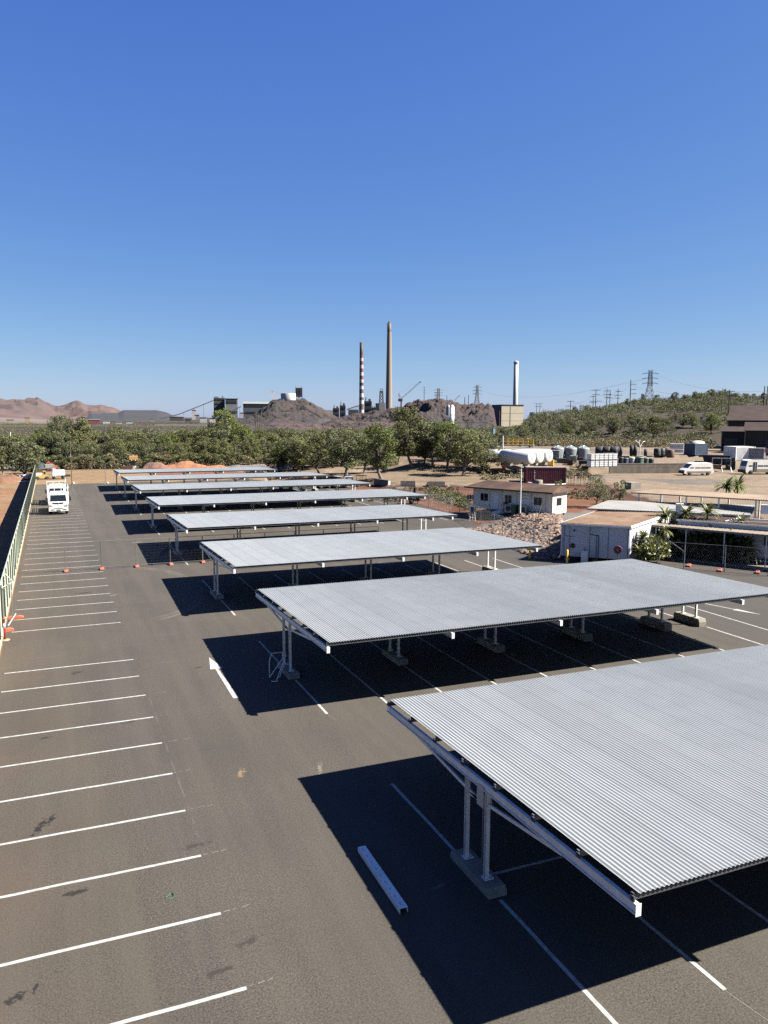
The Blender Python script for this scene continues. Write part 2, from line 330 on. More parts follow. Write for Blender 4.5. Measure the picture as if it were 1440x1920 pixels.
    spots = [(-.7, 22.0, .22, .5, (.022, .02, .02)), (-.42, 22.35, .16, .3, (.015, .014, .014)), (.1, 18.5, .26, .22, (.03, .027, .025)), (-1.05, 15.35, .22, .22, (.02, .018, .018)), (-.72, 15.5, .10, .14, (.02, .018, .018)), (2.6, 14.6, .35, .18, (.07, .06, .055)), (3.4, 15.3, .3, .2, (.075, .065, .06)), (.6, 35.4, .3, .3, (.05, .045, .04)), (-.6, 28.4, .25, .2, (.06, .055, .05)), (2.2, 28.8, .25, .2, (.06, .055, .05)), (5.02, 23.2, .20, .34, (.46, .30, .17)), (1.5, 51.8, .5, .3, (.03, .028, .026)), (5.6, 34.2, .3, .2, (.08, .07, .06)), (7.4, 22.6, .12, .4, (.34, .31, .26)), (8.0, 15.5, .35, .12, (.3, .28, .25)), (6.6, 71.5, .5, .35, (.45, .38, .27)), (3.2, 50.5, .4, .2, (.3, .28, .22)), (3.0, 19.5, .4, .2, (.075, .068, .06))]
    for i_, (sx, sy, a, bb, cc) in enumerate(spots):
        th = .35+.25*math.sin(i_*2.1) if a >= bb else 1.2; c_, s_ = math.cos(th), math.sin(th); DX, DY = mth('SUBTRACT', X, sx), mth('SUBTRACT', Y, sy); a, bb = max(a, bb)*1.25, min(a, bb)*.75
        U_ = mth('ADD', mth('MULTIPLY', DX, c_/a), mth('MULTIPLY', DY, s_/a)); V_ = mth('ADD', mth('MULTIPLY', DX, -s_/bb), mth('MULTIPLY', DY, c_/bb))
        d = mth('SQRT', mth('ADD', mth('POWER', U_, 2), mth('POWER', V_, 2)))
        c = mix(rng_(mth('ADD', d, mth('MULTIPLY', wx, 3.4)), .45, .75, .9, 0), c, cc)
    L.new(c, b.inputs['Base Color'])
    bu = N.new('ShaderNodeBump'); bu.inputs['Strength'].default_value = .5; bu.inputs['Distance'].default_value = .02; L.new(nz(26, 3, ro=.8), bu.inputs['Height']); L.new(bu.outputs[0], b.inputs['Normal'])
    return m
edgepts = [(-2.55, -30), (60, -30), (60, 30), (47, 41.5), (42, 44.5), (37.2, 49.5), (36.3, 53)]+[(x-.6, y) for x, y in TOE]+[(33.5, 138)]
for i in range(20): edgepts.append((33-i*1.75, 138.5+.9*math.sin(i*1.3)+.6*math.sin(i*.7)))
edgepts.append((-2.55, 139))
am = MB(); am.add([(x, y, .004) for x, y in edgepts], [tuple(range(len(edgepts)))])
tag(am.build('car_park_asphalt', asphalt_mat()), 'grey brown chip seal asphalt of the car park', kind='structure')
# ---------------------------------------------------------------- painted lines
paint = M('road_paint', (.86, .85, .81), (.66, .64, .6), 14, .7, c3=(.36, .33, .28), s3=7, amt3=.55)
ln = MB(); Z = .0085; wl = .098
def strip(a, b, w=wl, steps=None):
    """a slightly wavering hand-guided line"""
    a = np.array(a); b = np.array(b); d = b-a; Ln = np.linalg.norm(d); d /= Ln; n = np.array([-d[1], d[0]]); k = steps or max(2, int(Ln/1.0))
    vs = []; o1 = random.uniform(-.01, .01)
    for i in range(k+1):
        o = (0 if i in (0, k) else random.uniform(-.012, .012)); p = a+d*Ln*i/k+n*(o+o1)
        vs += [(*(p+n*w/2), Z), (*(p-n*w/2), Z)]
    ln.add(vs, [(2*i, 2*i+1, 2*i+3, 2*i+2) for i in range(k)])
for n in range(-2, 50):
    if n in (10, 11): continue
    y = 13.951+2.5*n-(.456 if n >= 12 else 0)+(.1 if 13 <= n < 20 else 0)
    if y > 136: break
    strip((-2.25, y), (3.05, y))
CY = [10.0, 26.49, 42.37, 58.72, 75.05, 91.32, 106.53, 120.81]; W = 10.89
XR = [37.2, 32.1, 29.1, 31.6, 36.9, 37.1, 36.6, 32.8]
def frames(k):
    xs = []; x = 9.06
    while x < XR[k]-.2: xs.append(x); x += 5.05
    if XR[k]-xs[-1] > 1.4: xs.append(XR[k]-.5)
    return xs
for k in range(8):
    yc = CY[k]+W/2+.1; x = 9.06; i = 0
    while x < XR[k]+2.8:
        blk = any(abs(x-f) < .3 for f in frames(k))
        if blk: strip((x, yc-5.2), (x, yc-1.05)); strip((x, yc+1.05), (x, yc+5.2))
        else: strip((x, yc-5.2), (x, yc+5.2))
        x += 2.525
strip((9.4, 15.45), (XR[0], 15.45))
keep = ln; ln = MB()
for n in range(0, 10):
    y = 13.951+2.5*n; L0_ = random.uniform(.5, 1.0)
    for k_ in range(3): a_ = 3.1+L0_*k_/3; strip((a_, y+.02), (a_+L0_/3*random.uniform(.5, .9), y+.03+.02*k_), random.uniform(.015, .035), 2)
for x_ in (9.06, 11.585): strip((x_, 10.35), (x_+.15, 9.3), .02, 3); strip((x_, 26.7), (x_+.1, 26.1), .02, 3)
tag(ln.build('stray_paint', M('stray_paint', (.5, .46, .4), (.25, .23, .2), 20, .8, ka=.22)), 'faint stray paint trails beyond the ends of the bay lines', kind='structure'); ln = keep
tag(ln.build('parking_lines', paint), 'white painted bay lines on the asphalt', kind='structure')
def arrow(tip, tail, label, hw=.55, hl=1.35, w0_=.16, w1_=.34):
    m = MB(); a = np.array(tip[:2]); b = np.array(tail[:2]); d = (a-b)/np.linalg.norm(a-b); n = np.array([-d[1], d[0]]); z = Z+.004
    def q(p): return (*p, z)
    s = a-d*hl
    m.quad(q(a), q(s+n*hw), q(s-n*hw)); m.quad(q(s+n*w0_/2), q(b+n*w1_/2), q(b-n*w1_/2), q(s-n*w0_/2))
    return tag(m.build('painted_arrow', paint), label, kind='structure')
arrow((6.29, 35.5), (6.29, 29.74), 'white arrow painted beside the second canopy, half in shade', .28, 1.83, .13, .22)
arrow(at(1428, 1153), at(1312, 1130), 'white arrow painted on the right-hand driveway', .22, 1.6, .1, .12)
arrow((25.2, 54.3), (18.8, 54.3), 'white arrow painted in the aisle behind the third canopy', .3, 2.6, .12, .14)
# ---------------------------------------------------------------- carports
def roof_mat():
    m = M('zinc_roof_sheet', (.48, .505, .50), (.44, .465, .46), .8, .6, .0, c3=(.42, .42, .40), s3=.25, amt3=.12, ka=.42)
    nt = m.node_tree; N = nt.nodes; L = nt.links; b = N['Principled BSDF']; src = b.inputs['Base Color'].links[0].from_socket
    tc = N.new('ShaderNodeTexCoord'); sp = N.new('ShaderNodeSeparateXYZ'); L.new(tc.outputs['Object'], sp.inputs[0])
    d = N.new('ShaderNodeMath'); d.operation = 'DIVIDE'; L.new(sp.outputs[0], d.inputs[0]); d.inputs[1].default_value = .832
    fl = N.new('ShaderNodeMath'); fl.operation = 'FLOOR'; L.new(d.outputs[0], fl.inputs[0])
    wn_ = N.new('ShaderNodeTexWhiteNoise'); wn_.noise_dimensions = '1D'; L.new(fl.outputs[0], wn_.inputs['W'])
    mr = N.new('ShaderNodeMapRange'); L.new(wn_.outputs['Value'], mr.inputs[0]); mr.inputs[3].default_value = .96; mr.inputs[4].default_value = 1.03
    # the lap between two sheets is a darker line
    fr = N.new('ShaderNodeMath'); fr.operation = 'FRACT'; L.new(d.outputs[0], fr.inputs[0])
    lp = N.new('ShaderNodeMapRange'); L.new(fr.outputs[0], lp.inputs[0]); lp.inputs[1].default_value = .0; lp.inputs[2].default_value = .08; lp.inputs[3].default_value = .5; lp.inputs[4].default_value = 1
    mu = N.new('ShaderNodeMath'); mu.operation = 'MULTIPLY'; L.new(mr.outputs[0], mu.inputs[0]); L.new(lp.outputs[0], mu.inputs[1])
    s = N.new('ShaderNodeVectorMath'); s.operation = 'SCALE'; L.new(src, s.inputs[0]); L.new(mu.outputs[0], s.inputs['Scale']); L.new(s.outputs[0], b.inputs['Base Color'])
    return m
roofm = roof_mat()
ZF, ZB = 2.83, 2.59
def rz_(y): return ZF+(ZB-ZF)*y/W
where = ['nearest carport, cut off by the right edge of the photo', 'second carport from the camera, with an arrow painted by its left post',
 'third carport from the camera, directly behind the temporary fence line end', 'fourth carport, first one beyond the temporary fence',
 'fifth carport, second one beyond the temporary fence', 'sixth carport, third one beyond the temporary fence', 'seventh carport, last but one before the dirt', 'farthest carport, beside the red dirt mound']
where[2] = 'third carport, last one on the camera side of the temporary fence'
for k in range(8):
    y0 = CY[k]; x0 = 9.06; t = thing('carport', 'long zinc roofed '+where[k], 'carport', (x0, y0, 0), 0, 'carports in parallel rows across the car park')
    Lx = XR[k]-x0
    n = int(Lx/.104*6); xs = np.linspace(-.02, Lx, n); zz = (.016 if k < 2 else .011)*np.cos((xs+.02)/.104*2*math.pi)
    rows = np.linspace(0, W, 5); Vv = []
    for j, yy in enumerate(rows): Vv.append(np.stack([xs, np.full(n, yy), zz+rz_(yy)+(.0 if k else .0)], -1))
    Vv = np.concatenate(Vv); ii = np.arange(n-1)
    Fv = np.concatenate([np.stack([j*n+ii, j*n+ii+1, (j+1)*n+ii+1, (j+1)*n+ii], -1) for j in range(4)])
    npmesh('roof_sheet', Vv, Fv, roofm, t, True)
    fx = [x-x0 for x in frames(k)]
    for j in range(8):
        yy = .06+(W-.12)*j/7; z = rz_(yy)-.02; s = 1 if j < 7 else -1
        pm = MB()
        pm.box(Lx/2-.05, yy, z-.118, Lx+.06, .012, .104); pm.box(Lx/2-.05, yy+.035*s, z-.014, Lx+.06, .07, .012); pm.box(Lx/2-.05, yy+.035*s, z-.13, Lx+.06, .07, .012)
        pm.build('purlin', galv if j else darkgalv, t)
    for f in fx:
        f_ = f-.07 if f == fx[0] else f
        rb = MB()
        def zr(y): return rz_(y)-.155
        for (w_, a_, h_) in ((.09, 0, .018), (.012, .018, .17), (.09, .188, .018)):
            vs = []
            for yy in (-.06, W+.04):
                zt = zr(yy)-a_
                for dx, dz in ((-1, 0), (1, 0), (1, -h_), (-1, -h_)): vs.append((f_+dx*w_/2, yy, zt+dz))
            rb.add(vs, [(0, 1, 2, 3), (7, 6, 5, 4), (0, 4, 5, 1), (1, 5, 6, 2), (2, 6, 7, 3), (3, 7, 4, 0)])
        ro = rb.build('rafter', lightsteel, t)
        MB().box(f_, -.066, zr(0)-.215, .12, .008, .23).build('lit_end_plate', white, ro)  # white plate stands in for the sunlit rafter end
        yc = W/2+.1; ph = .22+.009*max(0, f)
        pl = MB(); pl.prism([(-.95, .0), (.95, 0), (.95, ph*.6), (.87, ph), (-.87, ph), (-.95, ph*.6)], -.24, .24, 'x')
        for v in range(len(pl.v)): pl.v[v] = (pl.v[v][0]+f, pl.v[v][1]+yc, pl.v[v][2])
        pl.build('plinth', conc, t)
        for s in (-1, 1):
            pc = MB(); yp = yc+s*.48; top = zr(yp)-.206
            pc.box(f, yp, ph+.02, .012, .1, top-ph-.02); pc.box(f-.045, yp, ph+.02, .09, .01, top-ph-.02); pc.v[-8:] = [(x, y_+s*.05, z) for x, y_, z in pc.v[-8:]]
            pc.box(f-.045, yp-s*.05, ph+.02, .09, .01, top-ph-.02); pc.box(f, yp, ph, .24, .2, .02)
            po = pc.build('post', lightsteel, t)
            zb = 1.98; ye = yc+s*3.35
            br = MB().bar((f-.02, yc-s*.5, zb-.06), (f-.02, ye, zr(ye)-.25), .05, .08); br.build('brace', lightsteel, t)
        for s in (-1, 1):
            cl = MB()
    if k == 0:
        f = -.0; yc = W/2+.1
        bx = MB().box(f+.0, yc-.26, 1.92, .24, .3, .42); bx.lathe([(.0, .15), (.12, .15), (.12, -.15), (0, -.15)], (f, yc-.26, 2.34), 16, 'y'); bo = bx.build('junction_box', offwhite, t)
        MB().path([(f-.05, yc-.3, 1.92), (f-.05, yc-.3, .62), (f-.07, yc-.24, .5), (f-.07, yc-.2, .26)], .018).build('conduit', galv, bo)
        MB().path([(f-.05, yc-.15, 2.3), (f-.05, yc+.2, 2.42), (f-.05, yc+.42, 2.5)], .02).build('conduit', galv, bo)
        MB().box(f+.05, yc+.49, 2.28, .12, .09, .26).build('stained_gusset', rust, t)
    # bolted cleats at the left rafter
    for j in range(8):
        yy = .06+(W-.12)*j/7; z = rz_(yy)-.15
        cm = MB().box(-.095, yy, z-.02, .03, .1, .12); cm.tube((-.14, yy, z+.05), (-.07, yy, z+.05), .018, .018, 6); cm.build('cleat', darkgalv, t)
# cable and trestle by the second carport
t = thing('steel_trestle', 'bent steel trestle frame leaning against the left post of the second carport', 'trestle', (8.62, 31.95, .01))
m = MB(); m.path([(-.5, -.35, .02), (-.5, -.35, .75), (-.3, .0, .95), (.2, .15, .9), (.3, .2, .1)], .022, 6); m.path([(-.5, -.35, .02), (.3, .2, .7)], .022, 6); m.path([(-.35, -.9, .02), (.3, -.1, .85)], .022, 6); m.path([(-.55, -.85, .02), (-.3, -.95, .02)], .022, 6); m.path([(-.1, -.5, .02), (.32, .1, .55)], .022, 6)
m.build('frame', lightsteel, t)
# loose white channel on the ground
t = thing('steel_channel', 'white steel channel lying loose on the shaded asphalt by the nearest carport', 'steel beam', (6.84, 16.25, .006), R(-1))
m = MB(); m.box(0, 0, .12, .2, 2.72, .012); m.box(-.094, 0, 0, .012, 2.72, .12); m.box(.094, 0, 0, .012, 2.72, .12); m.build('web', white, t)
m = MB()
for i in range(9): m.box(-.02, -1.2+i*.3, .1323, .012, .09, .002)
m.build('slots', darksteel, t)
t = thing('tape_scrap', 'scrap of green tape on the open asphalt', 'tape', (2.05, 17.5, .01))
m = MB(); m.path([(-.06, -.02, .01), (.08, .10, .015), (.13, .08, .02)], .012, 5); m.path([(.13, .08, .02), (.12, -.06, .01), (.02, -.1, .01)], .008, 5); m.build('strip', green, t)
# ---------------------------------------------------------------- temporary fence
wirem = M('fence_wire', (.33, .33, .33), (.25, .25, .25), 3, .5, .4)
tubem = M('fence_tube', (.36, .35, .33), (.27, .26, .24), 3, .5, .3)
def make_panel(w=2.36, h=2.05):
    t = thing('temporary_fence_panel', 'x', 'fence panel')
    m = MB(); m.path([(0, 0, .08), (0, 0, h)], .018, 8); m.path([(w, 0, .08), (w, 0, h)], .018, 8); m.path([(0, 0, h), (w, 0, h)], .018, 8); m.path([(0, 0, .16), (w, 0, .16)], .018, 8); m.build('frame', tubem, t)
    m = MB()
    for i in range(1, 24): m.bar((i*w/24, 0, .16), (i*w/24, 0, h), .0022)
    for j in range(1, 9): m.bar((0, .004, .16+j*(h-.16)/9), (w, .004, .16+j*(h-.16)/9), .0022)
    m.build('wire_mesh', wirem, t); return t
def make_foot():
    t = thing('ballast_block', 'x', 'ballast block')
    pr = [(-.36, 0), (.36, 0), (.38, .04), (.36, .10), (.2, .15), (-.2, .15), (-.36, .10), (-.38, .04)]
    m = MB(); m.prism(pr, -.12, .12, 'x'); m.build('body', orange, t); MB().box(0, 0, .15, .1, .22, .05).build('clamp', galv, t); return t
pan = make_panel(); foot = make_foot(); FY = 59.55; nP = 0
ords = ['first', 'second', 'third', 'fourth', 'fifth', 'sixth', 'seventh', 'eighth', 'ninth', 'tenth', 'eleventh', 'twelfth']
for i in range(11):
    x = -1.78+2.41*i; lab = ords[i]+' wire mesh panel of the temporary fence counted from the green fence'
    if i == 0: pan.location = (x, FY, .01); tag(pan, lab, group='temporary fence panels across the car park')
    else: dup(pan, (x, FY+.02*(i % 2), .01), R(random.uniform(-1.2, 1.2)), lab)
    lab = ords[i]+' orange fence foot counted from the green fence, under the temporary fence'
    if i == 0: foot.location = (x+2.41, FY, .008); tag(foot, lab, group='orange feet of the temporary fence')
    elif i < 10: dup(foot, (x+2.41, FY, .008), R(random.uniform(-12, 12)), lab)
a = at(28, 1160); b_ = at(11, 1184)
dup(pan, (b_[0]-.05, b_[1], .01), math.atan2(a[1]-b_[1], a[0]-b_[0]), 'wire mesh panel standing alongside the green fence behind the red bollard', 'loose panels by the green fence', (.98, 1, 1.05))
dup(foot, (a[0]+.05, a[1], .008), R(85), 'orange fence foot lying crosswise on a bay line by the green fence', 'orange feet by the green fence')
dup(foot, (b_[0], b_[1], .008), R(95), 'orange fence foot directly behind the red bollard', 'orange feet by the green fence')
t = thing('fence_stay', 'slanting steel stay tying the loose panel to the green fence', 'stay', (a[0], a[1], 0))
MB().path([(0, 0, 2.05), (-.62, -2.1, 2.1)], .02, 6).path([(0, 0, 2.05), (-.55, 2.6, 2.1)], .02, 6).path([(.05, .1, .25), (-.25, -1.9, .1)], .02, 6).build('tube', lightsteel, t)
# red and white bollard
p = at(7, 1202); t = thing('traffic_bollard', 'red bollard with a white reflective band on a pale rubber base beside the green fence', 'bollard', (p[0]+.05, p[1]+.1, .006))
MB().lathe([(0, 0), (.05, 0), (.05, .55), (.042, .85), (.042, .98), (.075, .98), (.075, 1.06), (0, 1.08)], (0, 0, .05), 16).build('post', red, t)
MB().lathe([(.0455, .58), (.052, .58), (.048, .80), (.044, .80)], (0, 0, .05), 16).build('reflective_band', white, t)
MB().lathe([(0, 0), (.24, 0), (.24, .03), (.1, .06), (0, .06)], (0, 0, 0), 8).build('base', M('pale_base', (.7, .45, .28), (.6, .38, .22), 5, .7), t)
# ---------------------------------------------------------------- green boundary fence
fgreen = M('pale_green_steel', (.50, .54, .42), (.42, .46, .36), 1.2, .5, ka=.5)
fdark = M('dark_green_steel', (.05, .07, .055), (.035, .05, .04), 3, .6)
fcream = M('cream_rail', (.80, .76, .55), (.68, .64, .45), 2, .6)
t = thing('boundary_fence', 'tall pale green sheet metal fence with a cream bottom rail along the left bays', 'fence', (-2.72, 34, 0))
Lf = 118; HF = 2.4; m = MB(); y = 0; pts = []
while y < Lf:
    for dy, dx in ((0, 0), (.17, 0), (.2, .035), (.25, .035), (.28, 0), (.39, 0)): pts.append((dx, y+dy))
    y += .39
n = len(pts); vs = [(x, y, .12) for x, y in pts]+[(x, y, HF) for x, y in pts]
m.add(vs, [(i, i+1, n+i+1, n+i) for i in range(n-1)]); m.build('sheet', fgreen, t)
m = MB(); m.box(.06, Lf/2, 0, .12, Lf, .2); m.build('bottom_rail', fcream, t)
m = MB(); m.box(.01, Lf/2, HF-.03, .06, Lf, .05); m.build('top_rail', fgreen, t)
for i in range(50):
    MB().box(.05, .3+i*2.4, 0, .10, .05, HF+.02).build('post', fdark, t)
# ---------------------------------------------------------------- tipper style service trucks in the left bays
def wheel(t, x, y, r=.45, w=.28, ax='x'):
    o = MB().lathe([(.0, -w/2), (r*.9, -w/2), (r, -w/3), (r, w/3), (r*.9, w/2), (r*.6, w/2), (r*.6, -w/2+.02)], (x, y, r), 20, ax).build('wheel', black, t)
    MB().lathe([(0, w/2-.04), (r*.35, w/2-.03), (r*.58, w/2+.004)], (x, y, r), 14, ax).lathe([(0, -w/2+.04), (r*.35, -w/2+.03), (r*.58, -w/2-.004)], (x, y, r), 14, ax).build('rim', galv, o)
def truck(loc, label, rz=0):
    t = thing('flatbed_truck', label, 'truck', loc, rz, 'white trucks standing in the left bays')
    m = MB()   # cab: side profile in (y,z), extruded in x
    prof = [(-.02, .55), (.0, 1.25), (.06, 1.45), (.3, 2.28), (.42, 2.42), (1.55, 2.42), (1.62, 2.3), (1.62, .62), (1.35, .55), (1.3, .85), (1.05, 1.02), (.7, 1.02), (.42, .85), (.38, .55)]
    m.prism(prof, -1.0, 1.0, 'x'); m.prism([(.38, 2.42), (1.5, 2.42), (1.5, 2.55), (.7, 2.52)], -.8, .8, 'x'); cab = m.build('cab', white, t)
    g = MB(); 
    def fy(z): return .06+(z-1.45)*(.24/.83)-.012
    g.add([(-.86, fy(1.5), 1.5), (.86, fy(1.5), 1.5), (.8, fy(2.2), 2.2), (-.8, fy(2.2), 2.2)], [(0, 1, 2, 3)]); g.build('windscreen', glass, cab)
    for s in (-1, 1):
        MB().add([(s*1.006, .35, 1.5), (s*1.006, 1.4, 1.5), (s*1.006, 1.4, 2.2), (s*1.006, .55, 2.2)], [(0, 1, 2, 3)]).build('side_window', glass, cab)
        MB().box(s*.78, -.03, .86, .34, .04, .2).build('headlight', M('lamp_lens', (.55, .56, .5), (.4, .4, .38), 20, .15), cab)
        MB().box(s*.86, -.03, 1.07, .14, .03, .05).build('indicator', orange, cab)
        k = MB(); k.path([(s*1.0, .25, 2.15), (s*1.22, .1, 2.1), (s*1.22, .1, 1.55)], .015, 5); k.box(s*1.23, .1, 1.55, .2, .07, .42); k.build('mirror', black, t)
    g = MB(); g.prism([(-.5, 1.24), (.5, 1.24), (.62, 1.38), (-.62, 1.38)], -.035, .03, 'y'); g.build('grille', darksteel, cab)
    MB().lathe([(0, .02), (.075, .0), (.06, -.02), (0, -.025)], (0, -.045, 1.31), 12, 'y').build('emblem', galv, cab)
    b = MB(); b.box(0, -.02, .42, 2.02, .2, .42); b.build('bumper', white, t)
    b = MB(); b.box(0, -.125, .68, .95, .012, .07); b.box(-.62, -.125, .52, .4, .012, .1); b.box(.62, -.125, .52, .4, .012, .1); b.box(0, -.125, .46, .5, .012, .06); b.build('bumper_slots', darksteel, t)
    MB().box(0, -.135, .55, .37, .01, .11).build('number_plate', offwhite, t)
    for y in (.88,): wheel(t, -.84, y); wheel(t, .84, y)
    wheel(t, -.78, 4.9, .45, .5); wheel(t, .78, 4.9, .45, .5)
    MB().box(-.4, 4, .55, .12, 5.6, .2).box(.4, 4, .55, .12, 5.6, .2).build('chassis', darksteel, t)
    MB().box(0, 4.4, .95, 2.25, 4.9, .16).build('tray', lightsteel, t)
    f = MB()
    for x in (-1.08, -.36, .36, 1.08): f.box(x, 1.95, 1.1, .06, .06, 1.75)
    f.box(0, 1.95, 2.82, 2.3, .07, .07); f.box(0, 1.95, 2.3, 2.2, .05, .05); f.build('headboard', white, t)
    for s in (-1, 1):
        f = MB()
        for i in range(5): f.box(s*1.1, 2.0+i*1.18, 1.1, .05, .05, .62 if s < 0 else 1.3)
        for z in (1.3, 1.55, 1.72 if s < 0 else 2.38): f.box(s*1.1, 4.36, z, .04, 4.8, .06)
        f.build('side_rail', white, t)
    f = MB().path([(1.12, 1.2, 2.9), (1.12, 6.6, 2.9)], .03, 6).path([(1.12, 6.6, 2.9), (1.12, 6.6, 1.1)], .03, 6).path([(1.12, 1.2, 2.9), (1.12, 1.95, 2.6)], .03, 6).build('ladder_rack', white, t)
    return t
x0_ = (at(92, 966)[0]+at(129, 966)[0])/2
truck((x0_, 95.1, .006), 'white flatbed truck nearest in the left bays, facing the camera')
truck((x0_-.1, 105.4, .006), 'white flatbed truck half hidden behind the front truck')
# ---------------------------------------------------------------- poles at the far edge of the seal
def pole(name, label, cat, base, top_z, r=.09, mat=wood, group=None): 
    t = thing(name, label, cat, base, 0, group); MB().tube((0, 0, 0), (0, 0, top_z-base[2]), r, r*.7, 10).build('shaft', mat, t); return t
p = at(135, 911); t = pole('slender_pole', 'tall slender brown pole at the far left corner of the seal', 'pole', p, 9.2, .07, M('brown_pole', (.2, .12, .08), (.15, .09, .06), 3, .7))
MB().box(0, 0, 4.6, .12, .1, .5).build('bracket', offwhite, t)
# white wheel stop painted posts
for i, (px_, py_, lab) in enumerate([(137, 906, 'white kerb block at the foot of the tall slender pole'), (201, 906, 'white kerb block at the foot of the short pole')]):
    q = at(px_+1.5, py_); MB_ = MB().box(0, 0, 0, .2, 1.9, .12).build('kerb_block', white); MB_.location = (q[0], q[1], .006); tag(MB_, lab, 'kerb block')
p = at(198, 904); pole('short_pole', 'short steel pole beside the white kerb block near the farthest carport', 'pole', p, 3.0, .05, galv)
# ---------------------------------------------------------------- machinery by the far tree
def G3(px, py): return atg(px, py)
fyel = M('faded_yellow', (.62, .36, .09), (.48, .26, .07), 3, .7, ka=.5)
t = thing('backhoe_loader', 'yellow compact loader parked at the end of the green fence', 'loader', G3(79, 899), R(12)); t.scale = (.6,)*3
m = MB(); m.prism([(-2.2, .5), (1.8, .5), (1.9, 1.2), (.8, 1.35), (.6, 1.3), (-2.2, 1.3)], -.75, .75); m.build('body', fyel, t)
m = MB(); m.prism([(.1, 1.3), (1.1, 1.3), (1.0, 2.5), (.2, 2.5)], -.65, .65); m.build('cab', fyel, t); MB().box(.6, -.66, 1.5, .6, .02, .8).box(-.0+.12, 0, 1.55, .02, 1, .75).build('cab_glass', glass, t)
m = MB(); m.prism([(-3.0, .1), (-2.2, .1), (-2.2, .9), (-2.5, .9)], -1, 1); m.build('bucket', darksteel, t)
for x in (-1.4, 1.2):
    for y in (-.8, .8): wheel(t, x, y, .5, .3, 'y')
t = thing('tank_truck', 'small white tanker truck beside the yellow loader', 'truck', G3(113, 898), R(8)); t.scale = (.5, .7, .75)
m = MB(); m.box(0, 0, .9, 3.0, 1.9, 1.25); m.build('tank_body', white, t); m = MB(); m.prism([(-2.6, .7), (-1.55, .7), (-1.55, 2.4), (-2.4, 2.4), (-2.6, 1.6)], -.9, .9); m.build('cab', white, t)
m = MB()
for i in range(9): m.box(-1.4+i*.35, -.96, .92, .04, .03, 1.2)
m.build('ribs', galv, t); MB().box(2.3, 0, .5, 2.2, .4, .5).build('rear_boom', darksteel, t)
for x in (-2.1, .9):
    for y in (-.8, .8): wheel(t, x, y, .42, .3, 'y')
t = thing('excavator', 'red excavator with raised boom at the foot of the trees', 'excavator', G3(99, 882), R(20)); t.scale = (.5,)*3
m = MB().box(0, -.9, 0, 3.2, .5, .7).box(0, .9, 0, 3.2, .5, .7); m.build('tracks', black, t)
MB().box(0, 0, .75, 2.6, 2.2, 1.1).build('body', red, t); MB().box(-.6, -.5, 1.85, 1.1, 1.1, 1.0).build('cab', red, t); MB().box(-.6, -1.06, 2.0, .8, .02, .7).build('cab_glass', glass, t)
m = MB().bar((.2, .3, 1.7), (-1.6, .2, 3.6), .3, .4); m.bar((-1.6, .2, 3.6), (-2.9, .2, 2.0), .25, .3); m.build('boom', red, t); MB().prism([(-3.3, 1.4), (-2.7, 1.3), (-2.6, 2.0), (-3.0, 2.1)], -.1, .6).build('bucket', darksteel, t)
t = thing('flatbed_trailer', 'loaded grey trailer under the trees left of the red excavator', 'trailer', G3(78, 884), R(10))
MB().box(0, 0, .6, 5, 2, .2).build('deck', galv, t); MB().box(-.8, 0, .8, 2.4, 1.8, .9).build('crate', bluec, t); MB().box(1.4, 0, .8, 1.6, 1.6, .6).build('load', conc, t)
for x in (-1, 1):
    wheel(t, x, -.8, .35, .25, 'y')
t = thing('wheel_loader', 'front end loader facing the camera by the red dirt mound', 'loader', G3(250, 884), R(-10)); t.scale = (.62, .62, .72)
MB().box(0, 0, .7, 1.6, 3.4, .9).build('chassis', offwhite, t); MB().box(0, -.2, 1.6, 1.7, 1.7, 1.3).build('cab', darksteel, t)
MB().add([(-.7, -1.06, 1.75), (.7, -1.06, 1.75), (.65, -1.06, 2.75), (-.65, -1.06, 2.75)], [(0, 1, 2, 3)]).build('windscreen', glass, t)
MB().box(0, -.2, 2.9, 1.9, 1.9, .12).build('cab_roof', darksteel, t); MB().box(0, -1.6, .7, 1.5, .6, .8).build('counterweight', offwhite, t)
m = MB().prism([(-1.5, 1.2), (-.3, 1.2), (-.3, 2.2), (-1.5, 2.4)], -2.6, -1.6); 
m = MB().bar((-.6, 1.2, 1.4), (-.6, 2.2, 3.4), .2, .3).bar((.6, 1.2, 1.4), (.6, 2.2, 3.4), .2, .3); m.build('lift_arms', yellow, t)
m = MB().prism([(1.9, 3.2), (2.9, 3.3), (2.9, 4.3), (2.3, 4.1)], -1.3, 1.3, 'x'); m.build('bucket', M('muddy_yellow', (.6, .33, .1), (.4, .22, .08), 3, .8), t)
for x in (-.95, .95):
    for y in (-1, 1.3): wheel(t, x, y, .62, .45)
t = thing('tipper_trailer', 'red dirt trailer next to the front end loader', 'trailer', G3(240, 885), R(-10)); t.scale = (.6,)*3
MB().prism([(-1.6, .9), (1.4, .9), (1.8, 2.1), (-1.9, 1.9)], -.9, .9).build('hopper', rust, t)
for x in (-.7, .5): wheel(t, x, -.9, .4, .3, 'y')
